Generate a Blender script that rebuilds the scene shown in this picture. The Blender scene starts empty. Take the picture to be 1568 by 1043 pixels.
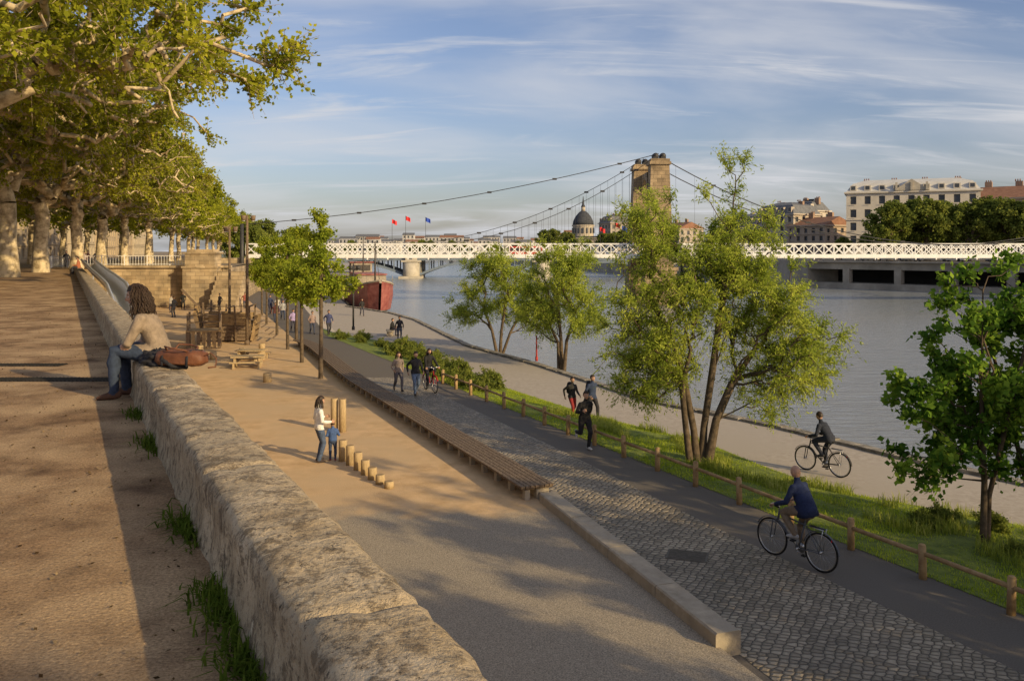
import bpy, math, random
import numpy as np
from math import sin, cos, pi, radians, sqrt, atan2
from mathutils import Vector, Matrix, noise
random.seed(7)
scene = bpy.context.scene
V = Vector

# ------------------------------------------------------------------ materials
def newmat(name):
    m = bpy.data.materials.new(name); m.use_nodes = True
    nt = m.node_tree
    return m, nt, nt.nodes['Principled BSDF']
def rgba(c): return (c[0], c[1], c[2], 1)
def M(name, c1, c2=None, scale=4, rough=.85, bump=0, bscale=None, metal=0, detail=6, stretch=(1,1,1), lo=.35, hi=.65, spec=.3, c3=None, s3=.5, bdist=.02):
    m, nt, b = newmat(name)
    b.inputs['Roughness'].default_value = rough
    b.inputs['Metallic'].default_value = metal
    b.inputs['Specular IOR Level'].default_value = spec
    N, Lk = nt.nodes, nt.links
    if c2 is None and not bump:
        b.inputs['Base Color'].default_value = rgba(c1); return m
    tc = N.new('ShaderNodeTexCoord'); mp = N.new('ShaderNodeMapping')
    mp.inputs['Scale'].default_value = stretch
    Lk.new(tc.outputs['Object'], mp.inputs['Vector'])
    if c2 is None: c2 = c1
    n = N.new('ShaderNodeTexNoise'); n.inputs['Scale'].default_value = scale; n.inputs['Detail'].default_value = detail
    n.inputs['Roughness'].default_value = .65
    Lk.new(mp.outputs[0], n.inputs['Vector'])
    r = N.new('ShaderNodeValToRGB'); r.color_ramp.elements[0].position = lo; r.color_ramp.elements[1].position = hi
    r.color_ramp.elements[0].color = rgba(c1); r.color_ramp.elements[1].color = rgba(c2)
    Lk.new(n.outputs['Fac'], r.inputs['Fac'])
    out = r.outputs['Color']
    if c3 is not None:
        n3 = N.new('ShaderNodeTexNoise'); n3.inputs['Scale'].default_value = s3; n3.inputs['Detail'].default_value = 6; n3.inputs['Roughness'].default_value=.6
        Lk.new(mp.outputs[0], n3.inputs['Vector'])
        r3 = N.new('ShaderNodeValToRGB'); r3.color_ramp.elements[0].position = .42; r3.color_ramp.elements[1].position = .62
        Lk.new(n3.outputs['Fac'], r3.inputs['Fac'])
        mx = N.new('ShaderNodeMixRGB'); mx.inputs['Color2'].default_value = rgba(c3)
        Lk.new(r3.outputs['Color'], mx.inputs['Fac']); Lk.new(out, mx.inputs['Color1']); out = mx.outputs[0]
    Lk.new(out, b.inputs['Base Color'])
    if bump:
        nb = N.new('ShaderNodeTexNoise'); nb.inputs['Scale'].default_value = bscale or scale*4; nb.inputs['Detail'].default_value = 6
        nb.inputs['Roughness'].default_value = .7
        Lk.new(mp.outputs[0], nb.inputs['Vector'])
        bp = N.new('ShaderNodeBump'); bp.inputs['Strength'].default_value = bump; bp.inputs['Distance'].default_value = bdist
        Lk.new(nb.outputs['Fac'], bp.inputs['Height']); Lk.new(bp.outputs[0], b.inputs['Normal'])
    return m
def leafmat(name, dark, mid, light, trans=.4):
    m, nt, b = newmat(name); N, Lk = nt.nodes, nt.links; N.remove(b)
    a = N.new('ShaderNodeAttribute'); a.attribute_name = 'lv'
    r = N.new('ShaderNodeValToRGB'); e = r.color_ramp.elements
    e[0].position = .1; e[0].color = rgba(dark); e[1].position = .95; e[1].color = rgba(light)
    x = e.new(.5); x.color = rgba(mid)
    Lk.new(a.outputs['Fac'], r.inputs['Fac'])
    d = N.new('ShaderNodeBsdfDiffuse'); Lk.new(r.outputs[0], d.inputs['Color'])
    t = N.new('ShaderNodeBsdfTranslucent'); Lk.new(r.outputs[0], t.inputs['Color'])
    ms = N.new('ShaderNodeMixShader'); ms.inputs[0].default_value = trans
    Lk.new(d.outputs[0], ms.inputs[1]); Lk.new(t.outputs[0], ms.inputs[2])
    Lk.new(ms.outputs[0], N['Material Output'].inputs['Surface'])
    return m

# ------------------------------------------------------------------ mesh builder
class MB:
    def __init__(s): s.v=[]; s.f=[]; s.m=[]; s.s=[]
    def add(s, vs, fs, mi=0, sm=False):
        o=len(s.v); s.v += [tuple(p) for p in vs]
        for f in fs: s.f.append(tuple(i+o for i in f)); s.m.append(mi); s.s.append(sm)
    def box(s, c, size, mi=0, mat=None, rz=0):
        hx,hy,hz = size[0]/2,size[1]/2,size[2]/2
        R = mat if mat is not None else Matrix.Rotation(rz,3,'Z')
        c=V(c); vs=[c+R@V((x*hx,y*hy,z*hz)) for z in(-1,1) for y in(-1,1) for x in(-1,1)]
        s.add(vs,[(0,2,3,1),(4,5,7,6),(0,1,5,4),(2,6,7,3),(0,4,6,2),(1,3,7,5)],mi)
    def beam(s,p,q,w,h,mi=0):
        p=V(p);q=V(q);d=(q-p);L=d.length;d.normalize()
        up=V((0,0,1)) if abs(d.z)<.95 else V((0,1,0))
        x=d.cross(up).normalized(); z=x.cross(d)
        R=Matrix((x,d,z)).transposed()
        s.box((p+q)/2,(w,L,h),mi,mat=R)
    def path(s, pts, radii, mi=0, n=8, xa=None, cap=True, sm=True, closed=False):
        pts=[V(p) for p in pts]; k=len(pts)
        rad=[(r,r) if not isinstance(r,(tuple,list)) else r for r in radii]
        px=None; P=[];RR=[];T=[]
        for i in range(k):
            a=pts[max(i-1,0)] if not closed else pts[i-1]; b=pts[min(i+1,k-1)] if not closed else pts[(i+1)%k]
            t=(b-a).normalized(); P.append(pts[i]);RR.append(rad[i]);T.append(t)
        if cap and not closed:
            r0=min(RR[0]); r1=min(RR[-1])
            P=[P[0]-T[0]*r0*.7]+P+[P[-1]+T[-1]*r1*.7]
            RR=[(RR[0][0]*.6,RR[0][1]*.6)]+RR+[(RR[-1][0]*.6,RR[-1][1]*.6)]
            T=[T[0]]+T+[T[-1]]
        vs=[]
        for p,r,t in zip(P,RR,T):
            if xa is not None: x=V(xa)
            elif px is not None: x=px
            else: x=V((1,0,0)) if abs(t.x)<.8 else V((0,1,0))
            x=(x-t*x.dot(t))
            if x.length<1e-5: x=t.orthogonal()
            x.normalize(); y=t.cross(x); px=x
            for j in range(n):
                a=2*pi*j/n; vs.append(p+x*r[0]*cos(a)+y*r[1]*sin(a))
        m=len(P); fs=[]
        for i in range(m if closed else m-1):
            i2=(i+1)%m
            for j in range(n): fs.append((i*n+j,i*n+(j+1)%n,i2*n+(j+1)%n,i2*n+j))
        if not closed: fs.append(tuple(range(n))[::-1]); fs.append(tuple((m-1)*n+j for j in range(n)))
        s.add(vs,fs,mi,sm)
    def tube(s,p,q,r1,r2=None,mi=0,n=8,sm=True): s.path([p,q],[r1,r1 if r2 is None else r2],mi,n,cap=False,sm=sm)
    def ell(s,c,r,mi=0,nu=12,nv=8,R=None,fn=None,keep=None):
        c=V(c);vs=[];dirs=[]
        for i in range(nv+1):
            th=pi*i/nv
            for j in range(nu):
                ph=2*pi*j/nu; d=V((sin(th)*cos(ph),sin(th)*sin(ph),cos(th)))
                p=V((d.x*r[0],d.y*r[1],d.z*r[2]))
                if fn: p=fn(d,p)
                dirs.append(d); vs.append(c+(R@p if R is not None else p))
        fs=[]
        for i in range(nv):
            for j in range(nu):
                q=(i*nu+j,(i+1)*nu+j,(i+1)*nu+(j+1)%nu,i*nu+(j+1)%nu)
                if keep and not keep(sum((dirs[a] for a in q),V((0,0,0)))/4): continue
                fs.append(q)
        s.add(vs,fs,mi,True)
    def obj(s,name,mats,loc=(0,0,0),rz=0):
        me=bpy.data.meshes.new(name); me.from_pydata(s.v,[],s.f)
        for m in mats: me.materials.append(m)
        me.polygons.foreach_set('material_index',s.m); me.polygons.foreach_set('use_smooth',s.s); me.update()
        o=bpy.data.objects.new(name,me); scene.collection.objects.link(o)
        o.location=loc; o.rotation_euler=(0,0,rz); return o

def quadmesh(name, verts, quads, midx, mats, lv=None, smooth=None):
    me=bpy.data.meshes.new(name); nv=len(verts); nq=len(quads)
    me.vertices.add(nv); me.vertices.foreach_set('co',np.asarray(verts,dtype=np.float32).ravel())
    me.loops.add(nq*4); me.loops.foreach_set('vertex_index',np.asarray(quads,dtype=np.int32).ravel())
    me.polygons.add(nq); me.polygons.foreach_set('loop_start',np.arange(0,nq*4,4,dtype=np.int32))
    try: me.polygons.foreach_set('loop_total',np.full(nq,4,dtype=np.int32))
    except Exception: pass
    me.polygons.foreach_set('material_index',np.asarray(midx,dtype=np.int32))
    if smooth is not None: me.polygons.foreach_set('use_smooth',np.asarray(smooth,dtype=bool))
    for m in mats: me.materials.append(m)
    if lv is not None:
        a=me.attributes.new('lv','FLOAT','POINT'); a.data.foreach_set('value',np.asarray(lv,dtype=np.float32))
    me.update(calc_edges=True); me.validate(); return me
def place(name,me,loc,rz=0,sc=1):
    o=bpy.data.objects.new(name,me); scene.collection.objects.link(o); o.location=loc; o.rotation_euler=(0,0,rz)
    o.scale=sc if isinstance(sc,tuple) else (sc,sc,sc); return o

# ------------------------------------------------------------------ trees
def tubes_np(P,Q,r1,r2,n=6):
    d=Q-P; L=np.linalg.norm(d,axis=1,keepdims=True)+1e-9; t=d/L
    ref=np.where(np.abs(t[:,2:3])<.9,np.array([[0,0,1.]]),np.array([[1.,0,0]]))
    x=np.cross(t,ref); x/=np.linalg.norm(x,axis=1,keepdims=True)+1e-9; y=np.cross(t,x)
    a=np.arange(n)*2*pi/n; ca=np.cos(a)[None,:,None]; sa=np.sin(a)[None,:,None]
    off=x[:,None,:]*ca+y[:,None,:]*sa
    A=P[:,None,:]+off*r1[:,None,None]; B=Q[:,None,:]+off*r2[:,None,None]
    vs=np.concatenate([A,B],axis=1).reshape(-1,3)
    k=len(P); base=(np.arange(k)*2*n)[:,None]; j=np.arange(n)[None,:]
    q=np.stack([base+j,base+(j+1)%n,base+n+(j+1)%n,base+n+j],axis=2).reshape(-1,4)
    return vs,q
def tree_mesh(name,trunks,lobes,n,seed,bark,leafm,rtip=.012,rexp=.5,zatt=2,jit=.12,pathw=.35,twigs=10,lpt=16,tl=.8,droop=.2,
              leaf=(.12,.04),leafprob=None,inner=.35,midleaf=.25,outb=.8,mids=2,twigr=.004,up=.25):
    rng=np.random.default_rng(seed)
    pos=[];par=[];pl=[];kind=[];tops=[]
    for tr in trunks:
        pr=-1
        for i,p in enumerate(tr):
            p=np.array(p,float); pos.append(p);par.append(pr); pl.append(0 if pr<0 else pl[pr]+np.linalg.norm(p-pos[pr])); kind.append(0); pr=len(pos)-1
        tops.append(pos[pr])
    w=np.array([l[3]*l[4]*l[5] for l in lobes])**.8; w/=w.sum()
    smp=[]
    for i in range(n):
        l=lobes[rng.choice(len(lobes),p=w)]; d=rng.normal(size=3); d/=np.linalg.norm(d)
        rr=inner+(1-inner)*rng.random()**.6
        smp.append(np.array([l[0]+d[0]*l[3]*rr,l[1]+d[1]*l[4]*rr,l[2]+d[2]*l[5]*rr]))
    smp=np.array(smp); tp=np.array(tops)
    dd=np.min(np.linalg.norm(smp[:,None]-tp[None],axis=2),axis=1); smp=smp[np.argsort(dd)]
    cap=len(pos)+n*(mids+1)+5
    A=np.zeros((cap,3)); A[:len(pos)]=pos; C=np.full(cap,1e6)
    for i in range(len(pos)):
        C[i]=pl[i]*pathw if pos[i][2]>=zatt else 1e6
    cnt=len(pos)
    for p in smp:
        c=np.linalg.norm(A[:cnt]-p,axis=1)+C[:cnt]+np.maximum(0,(A[:cnt,2]-p[2]))*.35
        q=int(np.argmin(c)); a=A[q].copy(); L=np.linalg.norm(p-a); pr=q
        for m in range(mids):
            f=(m+1)/(mids+1); mp=a*(1-f)+p*f+rng.normal(size=3)*jit*L/(mids+1)*1.4; mp[2]+=.05*L
            A[cnt]=mp; par.append(pr); kind.append(1); pl.append(pl[pr]+np.linalg.norm(mp-A[pr])); C[cnt]=pl[-1]*pathw; pr=cnt; cnt+=1
        A[cnt]=p; par.append(pr); kind.append(2); pl.append(pl[pr]+np.linalg.norm(p-A[pr])); C[cnt]=pl[-1]*pathw; cnt+=1
    A=A[:cnt]; par=np.array(par); kind=np.array(kind)
    ct=(kind==2).astype(float)
    for i in range(cnt-1,-1,-1):
        if par[i]>=0: ct[par[i]]+=ct[i]
    ct=np.maximum(ct,1); rad=rtip*ct**rexp
    idx=np.where(par>=0)[0]
    P=A[par[idx]];Q=A[idx]; r2=rad[idx]; r1=np.minimum(rad[par[idx]],r2*1.6)
    base=(par[par[idx]]<0)&(kind[idx]==0); r1=np.where(base,r2*1.35,r1)
    Q=Q+(Q-P)*.02
    vs,qs=tubes_np(P,Q,r1,r2,8)
    V0=[vs];Q0=[qs];MI=[np.zeros(len(qs),int)];LV=[np.zeros(len(vs))];off=len(vs)
    sel=np.where((kind==2)|((kind==1)&(rng.random(cnt)<midleaf)))[0]
    if leafprob is not None: sel=np.array([i for i in sel if rng.random()<leafprob(A[i])])
    cen=A[sel].mean(axis=0); cl=rng.random(len(sel))
    Cn=np.repeat(A[sel],twigs,axis=0); k=len(Cn)
    od=Cn-cen; od/=np.linalg.norm(od,axis=1,keepdims=True)+1e-6
    d=rng.normal(size=(k,3))+od*outb+np.array([0,0,up]); d/=np.linalg.norm(d,axis=1,keepdims=True)
    L=tl*rng.uniform(.4,1.1,size=k)
    if twigr:
        E=Cn+d*L[:,None]; E[:,2]-=droop*L**2
        vs,qs=tubes_np(Cn,E,np.full(k,twigr*1.6),np.full(k,twigr*.5),3)
        V0.append(vs);Q0.append(qs+off);MI.append(np.zeros(len(qs),int));LV.append(np.zeros(len(vs)));off+=len(vs)
    c=np.repeat(Cn,lpt,axis=0); D=np.repeat(d,lpt,axis=0); LL=np.repeat(L,lpt); s=rng.random(len(c))**.8*LL
    p=c+D*s[:,None]; p[:,2]-=droop*s**2; p+=rng.normal(size=p.shape)*leaf[0]*.45
    a=rng.normal(size=p.shape)+D*.8; a[:,2]-=droop*1.5; a/=np.linalg.norm(a,axis=1,keepdims=True)
    b=np.cross(a,rng.normal(size=p.shape)); b/=np.linalg.norm(b,axis=1,keepdims=True)+1e-6
    sz=rng.uniform(.6,1.25,size=(len(p),1)); a=a*leaf[0]/2*sz; b=b*leaf[1]/2*sz
    vs=np.stack([p-a,p+b-a*.1,p+a,p-b-a*.1],axis=1).reshape(-1,3)
    qs=np.arange(len(vs)).reshape(-1,4)+off
    lv=np.repeat(cl,twigs*lpt)*.55+rng.random(len(p))*.45
    V0.append(vs);Q0.append(qs);MI.append(np.ones(len(qs),int));LV.append(np.repeat(lv,4))
    MI=np.concatenate(MI)
    return quadmesh(name,np.concatenate(V0),np.concatenate(Q0),MI,[bark,leafm],np.concatenate(LV),MI==0)

bark_plane=M('plane_bark',(.24,.185,.105),(.58,.48,.31),scale=2.2,rough=.9,bump=.4,bscale=9,detail=8,lo=.38,hi=.58)
bark_dark=M('dark_bark',(.06,.045,.03),(.14,.105,.07),scale=6,rough=.95,bump=.6,bscale=20)
leaf_plane=leafmat('plane_leaves',(.15,.18,.02),(.32,.35,.03),(.50,.48,.05),.52)
leaf_willow=leafmat('willow_leaves',(.17,.235,.035),(.36,.44,.06),(.56,.60,.11),.5)
leaf_maple=leafmat('maple_leaves',(.05,.12,.018),(.145,.26,.035),(.33,.46,.055),.45)
leaf_sap=leafmat('sapling_leaves',(.16,.22,.02),(.31,.38,.04),(.48,.5,.06),.52)
leaf_far=leafmat('far_leaves',(.085,.115,.028),(.17,.21,.042),(.29,.31,.065),.4)

Z_PLAY=-3.85; Z_PATH=-4.0; Z_LOW=-4.6; Z_WAT=-5.6
def lp_plane(p):
    r=sqrt(p[0]**2+p[1]**2); return min(1,max(.14,(p[2]-6.0)/4.2))*min(1,.25+r/8) if p[2]<12 else 1
plane=[]
pl_lobes=[(0,0,11.8,11.2,11.2,5.8),(3,-2,8.6,9.8,9,2.4),(-3,3,8.6,9,9,2.4)]
for sd in (3,11):
    plane.append(tree_mesh('plane_tree_mesh%d'%sd,[[(0,0,-.3),(.1,0,2.2),(.0,.2,4.6),(.3,.1,5.6)]],
      pl_lobes,370,sd,bark_plane,leaf_plane,rtip=.045,rexp=.42,zatt=4.4,jit=.38,pathw=.18,
      twigs=11,lpt=15,tl=1.35,droop=.15,leaf=(.20,.17),leafprob=lp_plane,inner=.25,midleaf=.24,twigr=.012,mids=3))
planef=tree_mesh('plane_tree_far_mesh',[[(0,0,-.3),(.1,0,2.2),(.0,.2,4.6),(.3,.1,5.6)]],pl_lobes,220,23,bark_plane,leaf_plane,rtip=.05,rexp=.42,zatt=4.4,jit=.3,pathw=.18,
      twigs=8,lpt=9,tl=1.6,droop=.1,leaf=(.42,.36),leafprob=lp_plane,inner=.25,midleaf=.1,twigr=0,mids=2)
rg=random.Random(5)
near=[(-21.5,31,1.05,.4),(-27.0,43,1.08,2.0),(-32.3,54.5,1.02,3.1),(-36.6,66,.96,4.4),(-39.5,77,.92,.9),(-42.6,88,.9,5.2)]
for i,(x,y,s,r) in enumerate(near): place('plane_tree',plane[i%2],(x,y,0),r,s)
y=100
while y<330:
    place('plane_tree',planef,(-42.6-.273*(y-88)+rg.uniform(-1,1),y,0),rg.uniform(0,6),rg.uniform(.78,.86)); y+=14
y=42
while y<190:
    X=-21.5-.526*(y-31) if y<60 else -36.8-.29*(y-60)
    place('plane_tree',planef,(X-11,y,0),rg.uniform(0,6),rg.uniform(.85,.95)); y+=17
for (x,y) in ((-62,95),(-78,120)): place('plane_tree',planef,(x,y,0),rg.uniform(0,6),.9)

wl=tree_mesh('willow_mesh',[[(0,0,-.2),(-.1,0,.9),(-.35,.1,2.3),(-.8,.2,3.8)],[(.12,.05,-.2),(.2,.05,1.0),(.4,-.1,2.6),(.7,0,4.5),(1.0,0,6.2)],[(-.2,-.1,-.2),(-.35,-.1,1.0),(-.5,-.3,2.2),(-.3,-.5,3.2)],[(.25,-.05,-.2),(.5,-.1,1.2),(1.0,.1,2.2),(1.7,.2,3.2)]],
   [(-.9,0,6.0,1.5,1.5,2.0),(1.1,0,7.0,1.0,1.1,2.4),(1.3,0,5.4,1.5,1.4,1.8),(-1.5,0,3.6,1.2,1.6,1.6),(-1.7,.1,2.3,.9,1.2,.7),(2.5,0,3.4,1.6,1.8,1.5),(2.9,.1,2.6,1.1,1.2,.9),(1.5,-.2,4.7,1.8,1.7,1.5),(-.2,0,4.4,1.7,1.8,1.7),(1.9,-.3,2.0,1.2,1.1,.8),(-.9,.6,2.8,1.4,1.3,1.0)],
   320,5,bark_dark,leaf_willow,rtip=.012,rexp=.48,zatt=1.2,jit=.15,pathw=.45,twigs=12,lpt=20,tl=.72,droop=.45,leaf=(.12,.032),inner=.12,midleaf=.08,up=.6)
place('willow_tree',wl,(5.23,23.95,-4.3),0,1.0)
w2=tree_mesh('small_willow_mesh',[[(0,0,-.2),(.1,0,1.5),(.4,0,3.4)],[(-.15,0,-.2),(-.5,.1,1.5),(-1.1,0,3.0)],[(.15,.1,-.2),(.6,-.2,1.3),(1.4,0,2.6)]],
   [(-.6,0,4.9,1.9,1.9,2.2),(.8,0,4.5,1.9,1.9,2.4),(-1.9,0,3.0,1.6,1.6,1.6),(1.9,0,3.0,1.7,1.6,1.7)],160,9,bark_dark,leaf_willow,rtip=.012,zatt=1.0,pathw=.45,
   twigs=11,lpt=17,tl=.85,droop=.35,leaf=(.16,.045),inner=.1,up=.6,midleaf=.1)
place('willow_tree',w2,(-.75,53,-4.75),.3,.98)
place('willow_tree',w2,(2.75,46.5,-4.75),2.2,(1.0,1.0,1.02))
sp=tree_mesh('sapling_mesh',[[(0,0,-.1),(.02,0,2.0),(.0,.03,4.5),(0,0,6.8)]],[(0,0,4.7,1.3,1.3,1.6),(0,0,6.2,.75,.75,1.5),(-.5,0,4.0,.9,.9,.7),(.6,.1,3.8,.9,.9,.7)],80,4,bark_dark,leaf_sap,
   rtip=.009,zatt=2.8,pathw=.5,twigs=8,lpt=11,tl=.5,droop=.1,leaf=(.13,.095),inner=.1,up=.8)
for x,y,r,s in ((-8.27,36.7,0,1),(-10.4,42,1.9,.93),(-12.6,47.7,3.3,.9),(-15.5,56,4.4,.9),(-18.5,64,.6,.9),(-21.5,73,2.6,.9),(-13.2,52,5,.95)): place('young_tree',sp,(x,y,Z_PLAY),r,s)
mp_=tree_mesh('maple_mesh',[[(0,0,-.2),(.03,0,1.3),(-.02,.02,3.0),(0,0,5.0)],[(.1,.05,-.2),(.15,.05,1.0),(.5,0,2.6),(.9,0,4.2)]],
   [(-.2,0,4.0,.9,.9,1.5),(.2,0,5.2,.55,.55,.9),(.95,0,4.4,.6,.6,1.0),(-1.1,0,3.0,.7,.8,.8),(-.7,0,1.9,.9,.9,.6),(1.1,0,2.8,.9,.9,1.2),(.4,.1,2.6,1.2,1.2,1.2),(-1.5,0,1.6,.45,.6,.35)],100,21,bark_dark,leaf_maple,
   rtip=.009,rexp=.45,zatt=1.1,pathw=.5,twigs=8,lpt=11,tl=.42,droop=.15,leaf=(.135,.105),inner=.1,up=.8,midleaf=.05)
place('maple_tree',mp_,(9.54,17.2,-4.35),0,1.04); place('maple_tree',mp_,(10.9,17.6,-4.4),2.5,1.0)
# unseen willows and maples, added outside the view to cast shade on the foreground
for x,y,r,s in ((12.6,7.2,1,1.0),(11.0,2.2,2.6,1.05),(14.5,-10,4,1.55)): place('willow_tree',wl,(x,y,-4.6),r,s)
for x,y,r,s in ((16.5,9.5,1,1.45),(17,3,4,1.6)): place('maple_tree',mp_,(x,y,-4.6),r,s)
ft=tree_mesh('far_tree_mesh',[[(0,0,-.3),(0,0,3),(0,0,5)]],[(0,0,7.5,4.6,4.6,3.6),(1,0,9,3,3,2.4),(-2,0,6,3.2,3.2,2.4)],110,31,bark_dark,leaf_far,rtip=.05,zatt=2.5,
   twigs=8,lpt=10,tl=1.3,leaf=(.46,.38),inner=.3,twigr=0)

# ------------------------------------------------------------------ terrain
def ip(pts):
    Ys=[p[1] for p in pts]; Xs=[p[0] for p in pts]
    return lambda y: float(np.interp(y,Ys,Xs))
def ipx(pts):
    f=ip(pts)
    def g(y):
        if y<pts[0][1]:
            a,b=pts[0],pts[1]; return a[0]+(b[0]-a[0])/(b[1]-a[1])*(y-a[1])
        return f(y)
    return g
WI=lambda y:.78-.526*y
WO=lambda y:1.28-.526*y
kerbR=ipx([(8.5,-10),(4.6,8),(3.22,11.85),(.9,19),(-5.98,34.7),(-10.4,46.6),(-12.1,50),(-31,100),(-42,135)])
fenceX=lambda y: 7.71-.466*(y-13.35) if y<57 else -12.63-.30*(y-57)
grassR=ipx([(28,-5),(20,8),(14.5,15),(11.67,19.3),(8.4,22.1),(7.3,24.6),(6.4,27.4),(2.9,32.5),(-.73,39.6),(-6.2,56),(-13.6,64),(-36,135)])
shore=ipx([(34,-5),(24,8),(17.5,17),(13.8,22.9),(11.8,25.8),(9.6,30.1),(5.87,35.3),(1.64,46.4),(-2.76,56),(-8.6,77),(-12,85.5),(-18.5,96),(-30,140),(-45,235),(-75,400),(-120,600)])
cobR=ipx([(8.6,7),(6.16,13),(3.85,18.1),(1.41,24.1),(-2.6,33),(-8,46)])
upper=ip([(-28,84),(-37,125),(-62,235),(-95,330),(-200,700),(-900,3000)])
def strip(name,fL,fR,zL,zR,ys,nx,mat,zn=0,ns=1.0):
    vs=[];fs=[]
    for y in ys:
        a=fL(y);b=fR(y); za=zL(y) if callable(zL) else zL; zb=zR(y) if callable(zR) else zR
        for i in range(nx+1):
            t=i/nx; x=a+(b-a)*t; z=za+(zb-za)*t
            if zn: z+=zn*noise.noise(V((x*ns,y*ns,0)))*min(1,4*t,4*(1-t))
            vs.append((x,y,z))
    for j in range(len(ys)-1):
        for i in range(nx):
            q=j*(nx+1)+i; fs.append((q,q+1,q+nx+2,q+nx+1))
    mb=MB(); mb.add(vs,fs,0,True); return mb.obj(name,[mat])
lin=lambda a,b,n:[a+(b-a)*i/n for i in range(n+1)]

def dirtmat():
    m=M('dirt',(.14,.08,.04),(.38,.24,.125),scale=2.6,rough=.95,bump=.9,bscale=26,c3=(.52,.36,.20),s3=.9,bdist=.03,detail=10)
    nt=m.node_tree; N,Lk=nt.nodes,nt.links; b=N['Principled BSDF']; src=b.inputs['Base Color'].links[0].from_socket
    tc=N.new('ShaderNodeTexCoord'); n=N.new('ShaderNodeTexNoise'); n.inputs['Scale'].default_value=60; n.inputs['Detail'].default_value=4; n.inputs['Roughness'].default_value=.8; Lk.new(tc.outputs['Object'],n.inputs['Vector'])
    r=N.new('ShaderNodeValToRGB'); r.color_ramp.elements[0].position=.35; r.color_ramp.elements[1].position=.68; r.color_ramp.elements[0].color=(.5,.48,.45,1); r.color_ramp.elements[1].color=(1.35,1.35,1.35,1); Lk.new(n.outputs['Fac'],r.inputs['Fac'])
    mu=N.new('ShaderNodeMixRGB'); mu.blend_type='MULTIPLY'; mu.inputs['Fac'].default_value=1; Lk.new(src,mu.inputs['Color1']); Lk.new(r.outputs[0],mu.inputs['Color2']); Lk.new(mu.outputs[0],b.inputs['Base Color']); return m
m_dirt=dirtmat()
m_quay=M('quay_concrete',(.33,.285,.23),(.44,.39,.325),scale=6,rough=.9,bump=.3,bscale=30,c3=(.38,.335,.275),s3=.3)
m_asph=M('asphalt',(.105,.09,.075),(.165,.145,.12),scale=40,rough=.9,bump=.5,bscale=80,c3=(.13,.115,.098),s3=.5,bdist=.01)
m_grass_g=M('grass_soil',(.08,.115,.018),(.20,.24,.04),scale=3,rough=.95,bump=.8,bscale=20)
m_far=M('ground_far',(.20,.15,.09),(.30,.23,.14),scale=.05)
m_bank=M('rubble_stone',(.12,.11,.09),(.36,.325,.265),scale=3,rough=.95,bump=1,bscale=5,bdist=.08)
def sandmat():
    m=M('packed_sand',(.48,.315,.155),(.66,.455,.25),scale=1.6,rough=.95,bump=.6,bscale=28,c3=(.54,.385,.22),s3=.35)
    nt=m.node_tree; N,Lk=nt.nodes,nt.links; b=N['Principled BSDF']; src=b.inputs['Base Color'].links[0].from_socket
    tc=N.new('ShaderNodeTexCoord'); sx=N.new('ShaderNodeSeparateXYZ'); Lk.new(tc.outputs['Object'],sx.inputs[0])
    n=N.new('ShaderNodeTexNoise'); n.inputs['Scale'].default_value=1.3; n.inputs['Detail'].default_value=6; Lk.new(tc.outputs['Object'],n.inputs['Vector'])
    a=N.new('ShaderNodeMath'); a.operation='MULTIPLY_ADD'; a.inputs[1].default_value=3.0; Lk.new(n.outputs['Fac'],a.inputs[0]); Lk.new(sx.outputs['Y'],a.inputs[2])
    mr=N.new('ShaderNodeMapRange'); mr.inputs['From Min'].default_value=18.9; mr.inputs['From Max'].default_value=19.9; Lk.new(a.outputs[0],mr.inputs['Value'])  # near zone painted greyer: apron surface, plus part of a shadow edge
    n2=N.new('ShaderNodeTexNoise'); n2.inputs['Scale'].default_value=45; n2.inputs['Detail'].default_value=5; n2.inputs['Roughness'].default_value=.8; Lk.new(tc.outputs['Object'],n2.inputs['Vector'])
    r2=N.new('ShaderNodeValToRGB'); r2.color_ramp.elements[0].position=.36; r2.color_ramp.elements[1].position=.66; r2.color_ramp.elements[0].color=(.14,.12,.09,1); r2.color_ramp.elements[1].color=(.52,.44,.33,1); Lk.new(n2.outputs['Fac'],r2.inputs['Fac'])
    mx=N.new('ShaderNodeMixRGB'); Lk.new(mr.outputs[0],mx.inputs['Fac']); Lk.new(r2.outputs[0],mx.inputs['Color1']); Lk.new(src,mx.inputs['Color2']); Lk.new(mx.outputs[0],b.inputs['Base Color'])
    return m
m_sand=sandmat()
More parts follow.
